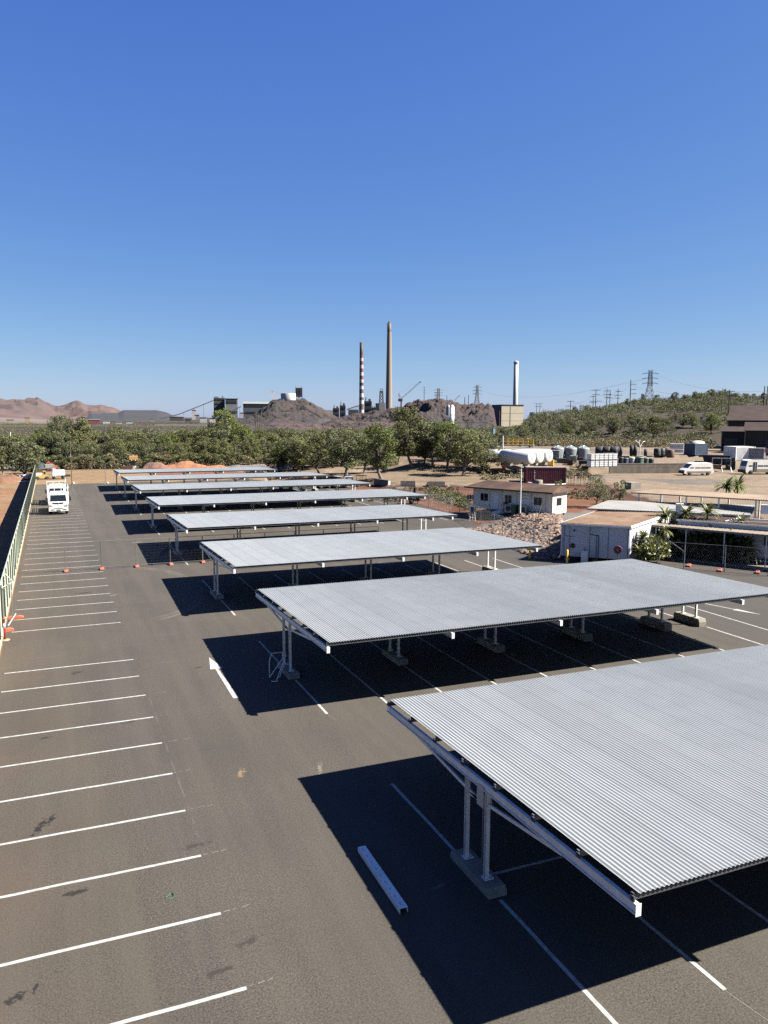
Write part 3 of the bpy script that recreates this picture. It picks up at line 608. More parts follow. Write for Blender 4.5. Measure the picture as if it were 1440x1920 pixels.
# scattered pipes, rubble and signs at the left
t = thing('pipe_pile', 'white concrete pipes lying by the tree at the left', 'pipes', G3(50, 899), R(20))
MB().lathe([(.35, -1.6), (.45, -1.6), (.45, 1.6), (.35, 1.6), (.35, -1.6)], (0, 0, .45), 16, 'x').build('pipe', white, t); MB().lathe([(.35, -1.2), (.45, -1.2), (.45, 1.2), (.35, 1.2), (.35, -1.2)], (1.9, .9, .45), 16, 'x').build('pipe', white, t)
t = thing('steel_offcut', 'pale sheet steel strips lying on the dirt left of the fence end', 'steel sheet', G3(33, 904), R(-30))
MB().box(0, 0, .1, 3.4, .5, .05).box(.8, .7, .05, 2.6, .4, .05).build('sheet', lightsteel, t)
for i, (px_, py_, lab) in enumerate([(6, 905, 'brown dirt heap at the left edge'), (22, 901, 'smaller brown dirt heap beside the dirt at the left edge')]):
    q = G3(px_, py_); m = MB(); rr_ = 2.2-.5*i; ring = []
    m.lathe([(rr_, -.1), (rr_*.8, .5), (rr_*.45, .95), (.1, 1.15)], (0, 0, 0), 14)
    m.v = [(x*(1+random.uniform(-.2, .2)), y_*(1+random.uniform(-.2, .2)), z*(1+random.uniform(-.2, .2))) for x, y_, z in m.v]
    o = m.build('dirt_heap', M('heap_soil', (.32, .15, .08), (.2, .1, .06), 1.5, .95)); o.location = q; tag(o, lab, 'dirt heap')
t = thing('parked_car', 'pale van glimpsed behind the tree at the far left edge', 'van', G3(4, 882), R(5))
MB().prism([(-2.3, .4), (2.3, .4), (2.3, 1.9), (-1.2, 1.9), (-1.7, 1.25), (-2.3, 1.1)], -.85, .85).build('body', lightsteel, t); MB().box(.4, -.86, 1.25, 2.8, .02, .45).build('side_window', glass, t)
for x in (-1.4, 1.4): wheel(t, x, -.75, .33, .22, 'y')
t = thing('carport_shed', 'low open shed behind the van at the far left edge', 'shed', G3(2, 873), R(5))
MB().box(0, 0, 2.5, 7, 5, .15).build('roof', greyroof, t)
for x in (-3.3, 0, 3.3): MB().box(x, -2.3, 0, .12, .12, 2.5).build('post', galv, t)
pole('white_post', 'white steel post among the trees at the far left', 'pole', G3(22, 862), 7.0, .1, white)
# red earth mounds behind the farthest carport
def mound(label, pts, h, mat, name='earth_mound', wid=5, seed=0):
    a = np.array(at(pts[0], pts[2])[:2]); b = np.array(at(pts[1], pts[2])[:2]); d = b-a; Ln = np.linalg.norm(d); d /= Ln; n = np.array([-d[1], d[0]]); n = n if n[1] > 0 else -n
    nu, nv = int(Ln/.4)+4, 18; U, Vv = np.meshgrid(np.linspace(0, 1, nu), np.linspace(0, 1, nv), indexing='ij')
    X = a[0]+d[0]*U*Ln+n[0]*Vv*wid; Y = a[1]+d[1]*U*Ln+n[1]*Vv*wid
    prof = np.sin(np.pi*Vv)**.7*np.sin(np.pi*U)**.45; Zz = h*prof*(.75+.6*fbm(X, Y, 3.5, seed+80))+.12*fbm(X, Y, .8, seed)*(prof > .05)-.05+gz(X, Y)
    I_ = np.arange(nu-1)[:, None]*nv; J_ = np.arange(nv-1)[None]; Fq_ = np.stack([I_+J_, I_+nv+J_, I_+nv+J_+1, I_+J_+1], -1).reshape(-1, 4)
    return tag(npmesh(name, np.stack([X, Y, Zz], -1).reshape(-1, 3), Fq_, mat, None, False), label, 'earth mound')
redsoil = M('red_soil', (.62, .27, .12), (.45, .18, .08), 1.2, .95, bump=.8, bscale=5)
mound('long heap of red earth behind the farthest carport', (290, 425, 881), 1.7, redsoil, seed=1)
mound('small heap of darker broken earth left of the long red heap', (262, 312, 882), 1.9, M('rubble_soil', (.4, .2, .13), (.22, .12, .09), 1.6, .95, bump=1, bscale=4), seed=3)
mound('low pale heap of crushed rock right of the long red heap', (415, 500, 879), .9, M('grey_rubble', (.38, .34, .31), (.2, .17, .15), 1.6, .95, bump=1, bscale=4), seed=5)
# ---------------------------------------------------------------- site buildings right of the car park
def lerp(a, b, t): return tuple(a[i]+(b[i]-a[i])*t for i in range(len(a)))
def slab(P4, th=.14):                    # roof slab from four top corners
    m = MB(); m.add([tuple(p) for p in P4]+[(p[0], p[1], p[2]-th) for p in P4], [(0, 1, 2, 3), (7, 6, 5, 4), (0, 4, 5, 1), (1, 5, 6, 2), (2, 6, 7, 3), (3, 7, 4, 0)]); return m
def inset(P4, d):
    c = [sum(p[i] for p in P4)/4 for i in range(2)]; out = []
    for p in P4:
        v = np.array([p[0]-c[0], p[1]-c[1]]); v = v*(1-d/np.linalg.norm(v)); out.append((c[0]+v[0], c[1]+v[1]))
    return out
def walls(P2, z0, tops):
    m = MB(); n = len(P2)
    for i in range(n):
        a, b = P2[i], P2[(i+1) % n]; m.quad((a[0], a[1], z0), (b[0], b[1], z0), (b[0], b[1], tops[(i+1) % n]), (a[0], a[1], tops[i]))
    return m
def ribs_roof(t, P4, mat, name='roof', th=.12, n=30, hgt=.03):
    m = slab(P4, th)
    for i in range(n):
        f = (i+.5)/n; a = lerp(P4[0], P4[1], f); b = lerp(P4[3], P4[2], f)
        m.bar((a[0], a[1], a[2]+hgt/2+.002), (b[0], b[1], b[2]+hgt/2+.002), .05, hgt)
    return m.build(name, mat, t)
def onwall(A, B, s0, s1, z0, z1, out=.02, th=.03):
    """box on a wall from A to B (2D), between fractions s0..s1 and heights; out = towards the right of A->B"""
    A = np.array(A[:2]); B = np.array(B[:2]); d = B-A; Ln = np.linalg.norm(d); d /= Ln; n = np.array([d[1], -d[0]])
    c = A+d*Ln*(s0+s1)/2+n*(out+th/2-.01); return (c[0], c[1], z0, Ln*(s1-s0), th, z1-z0, math.atan2(d[1], d[0]))
# white office with the dusty brown roof
FL, FR, BR, BL = at(1052, 980, 3), at(1183, 987, 3), at(1272, 957, 3.05), at(1140, 951, 3.05)
t = thing('site_office', 'white transportable office with a dusty brown flat roof behind the yellow bollards', 'building')
P4 = [FL, FR, BR, BL]; ribs_roof(t, P4, brownroof, n=34)
wl_ = inset(P4, .12); walls(wl_, .42, [2.9]*4).build('wall', M('office_wall', (.37, .38, .39), (.33, .34, .35), .6, .6, c3=(.22, .21, .19), s3=.5, amt3=.3, ka=1), t)
m = MB(); m.bar((FL[0], FL[1], 2.92), (BL[0], BL[1], 2.97), .12, .18).bar((FR[0], FR[1], 2.92), (BR[0], BR[1], 2.97), .12, .18).bar((FL[0], FL[1], 2.9), (FR[0], FR[1], 2.9), .1, .14); m.build('gutter', white, t)
A, B = wl_[0], wl_[1]
m = MB(); m.box(*onwall(A, B, .04, .045, .45, 2.85)); 
for s in (.12, .42, .69, .97): m.box(*onwall(A, B, s-.004, s+.004, .45, 2.85, .005, .03))
m.build('wall_joint', M('joint_grey', (.4, .41, .42), None, 3, .6), t)
c = onwall(A, B, .18, .26, 1.1, 1.6)
dA = np.array(B)-np.array(A); dA /= np.linalg.norm(dA); nA = np.array([dA[1], -dA[0]])
if nA[1] > 0: nA = -nA
def wp(s, z, o=.06): 
    p = np.array(A)+(np.array(B)-np.array(A))*s+nA*o; return (p[0], p[1], z)
MB().tube(wp(.17, 1.25, .02), wp(.17, 1.25, .12), .19, .19, 18).build('fan_grille', darksteel, t)
MB().tube(wp(.19, 2.45, .02), wp(.19, 2.45, .14), .07, .07, 10).build('wall_lamp', darksteel, t)
m = MB(); m.path([wp(.43, 2.2), wp(.55, 2.15), wp(.55, .3)], .025, 6).path([wp(.52, 2.15), wp(.52, .3)], .02, 6).path([wp(.06, 2.0), wp(.2, 1.95)], .015, 6); m.build('pipework', darksteel, t)
MB().path([wp(.0, 2.85, .08), wp(.0, .6, .08), wp(-.03, .25, .2)], .04, 8).path([wp(.985, 2.85, .08), wp(.985, .5, .08)], .035, 8).build('downpipe', white, t)
m = MB(); 
for s in (.08, .5, .93): p = wp(s, .0, -.4); m.box(p[0], p[1], 0, .3, .3, .42)
m.build('stump', conc, t)
h = thing('hose_reel', 'round dark red hose reel on a post in front of the white office', 'hose reel', wp(.84, 0, .55), math.atan2(dA[1], dA[0]))
MB().tube((0, .05, 1.25), (0, -.12, 1.25), .3, .3, 20).build('reel', maroon, h); MB().tube((0, -.12, 1.25), (0, -.15, 1.25), .1, .1, 12).build('hub', conc, h); MB().box(0, 0, 0, .08, .08, 1.2).build('post', galv, h)
h = thing('service_box', 'white service box standing at the foot of the white office wall', 'box', wp(.36, 0, .35), math.atan2(dA[1], dA[0]))
MB().box(0, 0, 0, .5, .3, .95).build('cabinet', lightsteel, h); MB().tube((0, 0, .95), (0, 0, 1.3), .02, .02, 6).build('pipe', darksteel, h)
# yellow bollards
for px_, py_, lab in ((993, 1047, 'yellow bollard left of the white office, near the rock bank'), (1063, 1056, 'yellow bollard in front of the white office')):
    q = at(px_, py_); o = MB().lathe([(.085, 0), (.085, .98), (.06, 1.03), (0, 1.04)], (0, 0, 0), 16).build('yellow_bollard', yellow); o.location = (q[0], q[1], .005); tag(o, lab, 'bollard', 'yellow bollards by the white office')
# long pale grey roof
t = thing('workshop_building', 'low building with a long pale grey roof behind the white office', 'building')
G4 = [at(1100, 953, 3.3), at(1408, 966, 3.0), at(1418, 947, 3.3), at(1140, 938, 3.5)]
ribs_roof(t, G4, greyroof, n=46, hgt=.02); wl2 = inset(G4, .6); walls(wl2, 0, [3.0]*4).build('wall', darksteel, t)
# second office behind the palms
E0 = at(1268, 973, 3); E1 = at(1478, 988, 3); dd = np.array(E1[:2])-np.array(E0[:2]); dd /= np.linalg.norm(dd); nn = np.array([-dd[1], dd[0]]); nn = nn if nn[1] > 0 else -nn
def e2(s, d, z=3): return (E0[0]+dd[0]*s+nn[0]*d, E0[1]+dd[1]*s+nn[1]*d, z)
Lb = float(np.linalg.norm(np.array(E1[:2])-np.array(E0[:2])))
t = thing('transportable_office', 'long white transportable office with a dark brown roof behind the palms at the right edge', 'building')
ribs_roof(t, [e2(0, 0), e2(Lb, 0), e2(Lb, 3.6), e2(0, 3.6)], duskroof, n=30); wl3 = [e2(.1, .1)[:2], e2(Lb, .1)[:2], e2(Lb, 3.5)[:2], e2(.1, 3.5)[:2]]
walls(wl3, .5, [2.9]*4).build('wall', M('office_wall_pale', (.36, .385, .42), (.32, .345, .38), .6, .6, ka=1), t); MB().bar(e2(0, -.03, 2.92), e2(Lb, -.03, 2.92), .08, .12).build('gutter', white, t)
MB().box(*onwall(wl3[0], wl3[1], .80, .845, 1.45, 2.25)).build('window', glass, t); MB().box(*onwall(wl3[0], wl3[1], .92, .975, .6, 2.5)).build('door', offwhite, t)
MB().path([e2(3.6, .4, 3.05), e2(4.4, 1.4, 3.25), e2(8, 1.3, 3.25), e2(Lb, .9, 3.2)], .04, 6).path([e2(3.6, .4, 3.05), e2(8, .6, 3.2), e2(Lb, .5, 3.15)], .03, 6).build('roof_pipe', white, t)
for px_, py_, lab in ((1274, 962, 'white air conditioner on the brown roof behind the palms'), (1434, 964, 'white air conditioner on the roof at the right edge')):
    q = at(px_, py_, 3.03); h = thing('air_conditioner', lab, 'air conditioner', (q[0], q[1], 3.06), R(-45)); MB().box(0, 0, 0, .62, .45, .78).build('casing', white, h); MB().box(-.312, 0, .08, .01, .36, .6).build('vent', darksteel, h); MB().path([(-.3, 0, .2), (-.8, -.1, .3), (-.9, -.2, 0)], .02, 6).build('duct', offwhite, h)
# covered walkway
wA, wB = at(1195, 982, 2.55), at(1452, 1004, 2.55); wd_ = np.array(wB[:2])-np.array(wA[:2]); Lw_ = float(np.linalg.norm(wd_)); wd_ /= Lw_; wn_2 = np.array([-wd_[1], wd_[0]]); wn_2 = wn_2 if wn_2[1] > 0 else -wn_2
def w2(s, d, z=2.55): return (wA[0]+wd_[0]*s+wn_2[0]*d, wA[1]+wd_[1]*s+wn_2[1]*d, z)
t = thing('covered_walkway', 'covered walkway with a flat dusty awning on thin posts in front of the palms', 'walkway')
ribs_roof(t, [w2(0, 0), w2(Lw_+4, 0), w2(Lw_+4, 2.1), w2(0, 2.1)], M('awning_sheet', (.50, .42, .31), (.38, .32, .24), 1, .9, spec=.1), 'awning', .06, 40, .02)
MB().bar(w2(0, 0, 2.46), w2(Lw_+4, 0, 2.46), .05, .1).bar(w2(0, 1.7, 2.46), w2(Lw_+4, 1.7, 2.46), .05, .1).build('beam', galv, t)
for s in (.15, .38, .66, .95, 1.25):
    for d in (.05, 1.65): a = w2(Lw_*s, d, 0); MB().tube((a[0], a[1], 0), (a[0], a[1], 2.42), .04, .04, 8).build('post', lightsteel, t)
o = MB().add([w2(2.5, -.3, .02), w2(Lw_+5, -.8, .02), w2(Lw_+5, 3.0, .02), w2(2.5, 1.9, .02)], [(0, 1, 2, 3)]).build('path', concd); tag(o, 'dusty concrete path under the covered walkway', kind='structure')
# steps and hand rails
q = w2(Lw_*.80, 2.0, 0); t = thing('entry_steps', 'grey steel steps with pale hand rails at the right edge', 'steps', (q[0], q[1], .03), math.atan2(wd_[1], wd_[0]))
for i in range(4): MB().box(.8, .2+i*.28, .16+i*.17, 1.8, .26, .04).build('tread', lightsteel, t)
MB().path([(-.1, -.1, 0), (-.1, -.1, .85), (-.1, 1.1, 1.45), (-.1, 1.1, .7)], .025, 6).path([(-.1, -.1, .4), (-.1, 1.1, 1.05)], .02, 6).build('hand_rail', lightsteel, t); MB().path([(1.7, -.1, 0), (1.7, -.1, .85), (1.7, 1.1, 1.45)], .025, 6).build('hand_rail', lightsteel, t)
q = at(1232, 1052, 0); t = thing('access_ramp', 'low timber deck with steel rails between the white office and the walkway', 'ramp', (q[0]+1, q[1]+1.6, 0), math.atan2(wd_[1], wd_[0]))
MB().box(0, 0, .5, 3.0, 1.6, .08).build('deck', wood, t)
m = MB()
for i in range(5): m.box(-1.45+i*.72, -.75, .58, .04, .04, 1.0)
for z in (.85, 1.15, 1.55): m.box(0, -.75, z, 2.95, .035, .035)
m.path([(1.45, -.75, 1.55), (2.6, -.9, .9), (2.6, -.9, 0)], .025, 6); m.build('railing', galv, t)
m = MB()
for x in (-1.4, 0, 1.4): m.box(x, 0, 0, .1, .1, .5)
m.build('stump', wood, t)
q = at(1290, 1038, 0); t = thing('bench_table', 'dark blue bench with a red edge under the walkway', 'bench', (q[0]+.6, q[1]+.9, 0.02), math.atan2(wd_[1], wd_[0])); MB().box(0, 0, .55, 1.1, .5, .3).build('seat', blue, t); MB().box(0, -.26, .68, 1.1, .03, .06).build('edge', red, t); MB().box(-.45, 0, 0, .06, .4, .55).box(.45, 0, 0, .06, .4, .55).build('leg', galv, t)
# brown canopy roof farther back
t = thing('long_shade_roof', 'long brown corrugated shade roof on posts at the edge of the yard', 'shade roof')
S4 = [at(1183, 923, 4.2), at(1460, 939, 4.2), at(1460, 930, 4.3), at(1228, 917, 4.3)]; zg = 1.2
ribs_roof(t, S4, M('rusty_tan_roof', (.52, .38, .25), (.42, .3, .2), 1, .7), n=60, th=.1)
for f in (.06, .22, .4, .62, .86):
    for (a, b) in ((S4[0], S4[1]), (S4[3], S4[2])): p = lerp(a, b, f); z0_ = float(gz(p[0], p[1])); MB().tube((p[0], p[1], z0_), (p[0], p[1], 4.1), .07, .07, 8).build('post', lightsteel, t)
q = at(1189, 925, 3.9); t = thing('roof_vent_box', 'small white box unit on the dirt behind the shade roof', 'box', atg(1186, 916)); MB().box(0, 0, 0, 1.7, 1.4, .9).build('casing', conc, t); MB().box(.86, 0, .05, .03, 1.3, .8).build('louvre', white, t)
# chain link fence in front of the offices, with its posts
def chainlink(name, label, pts, hgt=1.9, wires=True, side=None):
    t = thing(name, label, 'fence'); ms = {.05: MB(), hgt-.05: MB()}; w = MB()
    for (x, y, z) in pts: MB().tube((x, y, z-.1), (x, y, z+hgt), .035, .03, 8).build('post', galv, t)
    for a, b in zip(pts[:-1], pts[1:]):
        for h_ in (.05, hgt-.05): ms[h_].tube((a[0], a[1], a[2]+h_), (b[0], b[1], b[2]+h_), .014, .014, 5)
        Ln = math.dist(a, b); n = max(2, int(Ln/.16))
        for i in range(-6, n):
            for sg in (0, 1):
                u0, u1 = i/n, (i+hgt/.16*.55)/n; c0, c1 = max(0, u0), min(1, u1)
                if c1 <= c0: continue
                f0 = (c0-u0)/(u1-u0); f1 = (c1-u0)/(u1-u0); za, zb = (f0, f1) if sg else (1-f0, 1-f1)
                p, q_ = lerp(a, b, c0), lerp(a, b, c1); w.bar((p[0], p[1], p[2]+.05+za*(hgt-.1)), (q_[0], q_[1], q_[2]+.05+zb*(hgt-.1)), .004)
    ms[.05].build('bottom_rail', galv, t); ms[hgt-.05].build('top_rail', galv, t); w.build('wire_mesh', wirem, t); return t
chainlink('chain_link_fence', 'chain link fence along the foot of the rock bank and the orange dirt', [(q[0], q[1], float(gz(q[0], q[1]))) for q in [at(a_, b__) for a_, b__ in ((742, 935), (762, 940), (783, 945), (804, 951), (823, 956), (843, 962), (861, 966), (880, 974), (901, 984), (926, 998), (942, 1005), (959, 1013), (975, 1020), (1000, 1030), (1030, 1040))]])
chainlink('office_fence', 'chain link fence in front of the white office and the walkway', [at(a_, b__) for a_, b__ in ((1062, 1046), (1118, 1052), (1183, 1059), (1232, 1063), (1282, 1067), (1358, 1073), (1440, 1081))], 2.0)
for px_, py_, lab in ((1098, 1049, 'green stake left of the hose reel'), (1145, 1053, 'green stake right before the hose reel')):
    q = at(px_, py_); o = MB().tube((0, 0, 0), (0, 0, 1.6), .02, .015, 6).build('garden_stake', M('stake_green', (.05, .4, .12), None, 4, .6)); o.location = q; tag(o, lab, 'stake')
for px_, py_, lab in ((1421, 1075, 'orange fence foot on the concrete path by the steps'), (1350, 1071, 'orange fence foot in the shade by the path corner'), (1292, 1062, 'orange fence foot in the shade below the palms')):
    q = at(px_, py_); dup(foot, (q[0], q[1], .03), R(-50), lab, 'orange feet near the walkway')
# ---------------------------------------------------------------- cream demountable on the orange pad
zp = .7
e0, e1 = at(871, 912, 3.35), at(1036, 924, 3.35); du = np.array(e1[:2])-np.array(e0[:2]); Ld = float(np.linalg.norm(du)); du /= Ld; dv = np.array([-du[1], du[0]]); dv = dv if dv[1] > 0 else -dv
def dm(s, d, z): return (e0[0]+du[0]*s+dv[0]*d, e0[1]+du[1]*s+dv[1]*d, z)
t = thing('demountable_hut', 'cream demountable hut with a rusty brown hip roof beyond the rock bank', 'building'); Dd = 4.3
m = MB(); rf = [dm(0, 0, 3.35), dm(Ld, 0, 3.35), dm(Ld, Dd, 3.35), dm(0, Dd, 3.35), dm(1.6, Dd/2, 4.05), dm(Ld-.2, Dd/2, 3.95)]
m.add(rf, [(0, 1, 5, 4), (1, 2, 5), (2, 3, 4, 5), (3, 0, 4)]); m.add([dm(0, 0, 3.35), dm(Ld, 0, 3.35), dm(Ld, 0, 3.2), dm(0, 0, 3.2)], [(0, 1, 2, 3)]); m.add([dm(Ld, 0, 3.35), dm(Ld, Dd, 3.35), dm(Ld, Dd, 3.2), dm(Ld, 0, 3.2)], [(0, 1, 2, 3)]); m.add([dm(0, 0, 3.2), dm(Ld, 0, 3.2), dm(Ld, Dd, 3.2), dm(0, Dd, 3.2)], [(0, 1, 2, 3)])
m.build('roof', M('rusty_brown_roof', (.24, .145, .10), (.13, .085, .065), .6, .9, spec=.1, c3=(.13, .1, .09), s3=.5, amt3=.8), t); MB().bar(dm(-.05, -.05, 3.3), dm(Ld+.05, -.05, 3.3), .1, .12).build('gutter', darksteel, t)
dw = [dm(.75, .7, 0), dm(Ld-.35, .7, 0), dm(Ld-.35, Dd-.5, 0), dm(.75, Dd-.5, 0)]; walls([p[:2] for p in dw], zp+.25, [3.21]*4).build('wall', M('hut_wall', (.60, .57, .48), (.52, .49, .41), .7, .6, ka=.85), t)
a_, b__ = dw[0], dw[1]
def win(s0, s1, z0_, z1_, nm='window', mt=glass, par=t, o=.02):
    w_ = MB().box(*onwall(a_, b__, s0, s1, zp+z0_, zp+z1_, o)).build(nm, mt, par)
    if nm == 'window': MB().box(*onwall(a_, b__, (s0+s1)/2-.003, (s0+s1)/2+.003, zp+z0_, zp+z1_, o+.03, .02)).build('mullion', offwhite, w_)
    return w_
win(.10, .195, 1.15, 1.95); win(.27, .335, .35, 2.2, 'door', white); win(.42, .50, 1.15, 1.95); win(.78, .88, 1.15, 1.95)
m = MB()
for i in range(5): m.box(*onwall(a_, b__, .61, .73, zp+.75+i*.36, zp+.95+i*.36, .03, .05))
m.build('louvre', white, t)
for s in (.0, .22, .38, .57, .75, .92, .999): win(max(0, s-.003), s+.003, .27, 2.45, 'wall_strip', offwhite, t, .005)
c_, d_ = dw[1], dw[2]; MB().box(*onwall(c_, d_, .28, .62, zp+1.15, zp+1.95)).build('window', glass, t); MB().box(*onwall(c_, d_, .22, .40, zp+.6, zp+.8)).build('vent', lightsteel, t)
m = MB()
for s in (.9, 4, 7, Ld-.5):
    for d in (.8, Dd-.6): p = dm(s, d, zp-.1); m.box(p[0], p[1], p[2], .25, .25, .4)
m.build('stump', conc, t)
rzd = math.atan2(du[1], du[0])
def near_hut(s, o): p = lerp(a_, b__, s); return (p[0]-dv[0]*o, p[1]-dv[1]*o, zp)
h = thing('wheelie_bin', 'green wheelie bin in front of the cream hut', 'bin', near_hut(.58, .6), rzd); MB().add([(-.25, -.28, 0), (.25, -.28, 0), (.25, .28, 0), (-.25, .28, 0), (-.3, -.35, .95), (.3, -.35, .95), (.3, .35, .95), (-.3, .35, .95)], [(3, 2, 1, 0), (4, 5, 6, 7), (0, 1, 5, 4), (1, 2, 6, 5), (2, 3, 7, 6), (3, 0, 4, 7)]).build('tub', green, h); MB().box(0, 0, .96, .64, .74, .06).build('lid', green, h)
for s, lab in ((.68, 'cream air conditioner outside the hut, right of the green bin'), (.50, 'cream air conditioner outside the hut, left of the green bin')):
    h = thing('air_conditioner', lab, 'air conditioner', near_hut(s, .45), rzd); MB().box(0, 0, .15, .95, .4, .85).build('casing', cream, h); MB().tube((0, -.2, .6), (0, -.225, .6), .3, .3, 18).build('fan_grille', darksteel, h)
h = thing('extinguisher_stand', 'dark red cabinet by the middle window of the cream hut', 'cabinet', near_hut(.44, .3), rzd); MB().box(0, 0, .2, .35, .25, 1.0).build('cabinet', maroon, h); MB().box(0, -.13, .55, .2, .01, .25).build('sign_plate', white, h)
h = thing('door_step', 'small steel step below the white door of the hut', 'step', near_hut(.3, .55), rzd); MB().box(0, .1, .12, 1, .3, .05).box(0, -.2, 0, 1, .3, .05).build('tread', galv, h)
# chevron boards
def chevron(q, label, rz):
    t = thing('chevron_sign', label, 'sign', q, rz, 'chevron boards by the hut'); w_, h_ = 1.35, .5
    MB().box(0, 0, 1.15, w_, .03, h_).build('board', M('sign_navy', (.02, .025, .06), (.015, .02, .05), 2, .5), t)
    m = MB()
    for i in range(4):
        x = -w_/2+.10+i*.32; y = -.0175
        m.add([(x, y, 1.17), (x+.12, y, 1.17), (x+.27, y, 1.4), (x+.12, y, 1.63), (x, y, 1.63), (x+.15, y, 1.4)], [(0, 1, 2, 5), (5, 2, 3, 4)])
    m.build('chevrons', white, t); MB().box(-.5, .03, 0, .05, .05, 1.6).build('post', galv, t); MB().box(.5, .03, 0, .05, .05, 1.6).build('post', galv, t)
chevron(atg(886, 954), 'chevron board pointing right, in front of the left window of the hut', R(-38)); chevron(atg(957, 960), 'chevron board pointing right, in front of the middle of the hut', R(-38))
q = atg(975, 971); t = thing('lamp_post', 'tall white lamp post standing in front of the cream hut', 'lamp post', q)
MB().tube((0, 0, 0), (0, 0, 5.3), .075, .055, 12).build('shaft', lightsteel, t); MB().box(0, 0, 0, .3, .3, .04).build('base_plate', galv, t); MB().box(.05, -.05, 5.3, .3, .16, .08).build('lamp_head', offwhite, t)
a2, b2 = np.array(atg(922, 969)), np.array(atg(958, 961)); t = thing('concrete_pipe', 'white pipe lying on the orange dirt beside the lamp post', 'pipe', (0, 0, 0)); a2[2] += .3; b2[2] += .3
MB().tube(a2, b2, .27, .27, 18, False).tube(a2, b2, .21, .21, 18, False).build('pipe', white, t)
MB().tube(a2+np.array([.4, -.5, -.15]), a2+np.array([1.8, -1.4, -.15]), .1, .1, 10).build('thin_pipe', lightsteel, t)
# rock bank
def ico(): 
    p = (1+5**.5)/2; v = [(-1, p, 0), (1, p, 0), (-1, -p, 0), (1, -p, 0), (0, -1, p), (0, 1, p), (0, -1, -p), (0, 1, -p), (p, 0, -1), (p, 0, 1), (-p, 0, -1), (-p, 0, 1)]
    f = [(0, 11, 5), (0, 5, 1), (0, 1, 7), (0, 7, 10), (0, 10, 11), (1, 5, 9), (5, 11, 4), (11, 10, 2), (10, 7, 6), (7, 1, 8), (3, 9, 4), (3, 4, 2), (3, 2, 6), (3, 6, 8), (3, 8, 9), (4, 9, 5), (2, 4, 11), (6, 2, 10), (8, 6, 7), (9, 8, 1)]
    return np.array(v)/1.9, np.array(f)
IV, IF = ico()
def rocks(name, label, pts, size, mat, squash=.7):
    Vs, Fs = [], []
    for i, p in enumerate(pts):
        s = size*rng.uniform(.5, 1.4); a = rng.uniform(0, 6.28); v = IV*rng.uniform(.7, 1.3, (12, 1))*np.array([rng.uniform(.7, 1.3), rng.uniform(.6, 1.1), squash*rng.uniform(.6, 1.2)])*s
        c, n = math.cos(a), math.sin(a); v = np.stack([v[:, 0]*c-v[:, 1]*n, v[:, 0]*n+v[:, 1]*c, v[:, 2]], -1); Vs.append(v+np.array(p)); Fs.append(IF+12*i)
    return tag(npmesh(name, np.concatenate(Vs), np.concatenate(Fs), mat), label, kind='stuff')
poly = [(872, 985), (905, 984), (950, 975), (1000, 972), (1052, 977), (1050, 1040), (1010, 1040), (960, 1020), (915, 1003)]
pts = []; tries = 0
bx = [at(a__, b___, .4)[:2] for a__, b___ in poly]; X0, X1 = min(p[0] for p in bx), max(p[0] for p in bx); Y0, Y1 = min(p[1] for p in bx), max(p[1] for p in bx)
RX, RY = rng.uniform(X0, X1, 9000), rng.uniform(Y0, Y1, 9000); ok = inpoly(RX, RY, bx); RX, RY = RX[ok][:3400], RY[ok][:3400]
hz_ = gz(RX, RY)+.45*np.clip(segdist(RX, RY, TOE)/2.5, 0, 1)*(vnoise(RX, RY, 1.2)*.8)
rocks('rock_bank', 'bank of loose tan and pink rocks below the cream hut', np.stack([RX, RY, hz_], -1), .27, M('bank_rock', (.62, .40, .27), (.46, .28, .185), 1.5, .9, c3=(.30, .24, .2), s3=2, amt3=.8, isl=1.1))
# parapet of the bank shadow side planting strip: dry grass is scattered later
# ---------------------------------------------------------------- barriers, container
for (x0b, x1b, yb), lab in zip(((704, 730, 908), (751, 779, 911), (802, 834, 912)), ('concrete barrier nearest the big gum trees, leftmost of three by the dirt road', 'middle one of three concrete barriers by the dirt road', 'concrete barrier nearest the cream hut, rightmost of three by the dirt road')):
    a = np.array(atg(x0b, yb)); b = np.array(atg(x1b, yb+1)); d = b-a; Ln = float(np.linalg.norm(d[:2])); c = (a+b)/2
    t = thing('concrete_barrier', lab, 'barrier', (c[0], c[1], c[2]-.05), math.atan2(d[1], d[0]), 'concrete barriers along the dirt road')
    MB().prism([(-.33, 0), (.33, 0), (.3, .3), (.2, .85), (-.2, .85), (-.3, .3)], -Ln/2, Ln/2, 'x').build('body', M('shaded_barrier', (.26, .22, .19), (.18, .15, .13), 2, .9), t); MB().box(Ln/2+.005, 0, .1, .012, .3, .65).build('lit_end_plate', white, t)  # body colour darkened for shade; white plate stands for the sunlit end
a = np.array(atg(987, 907)); b = np.array(atg(1060, 906)); d = b-a; Ln = float(np.linalg.norm(d[:2])); 
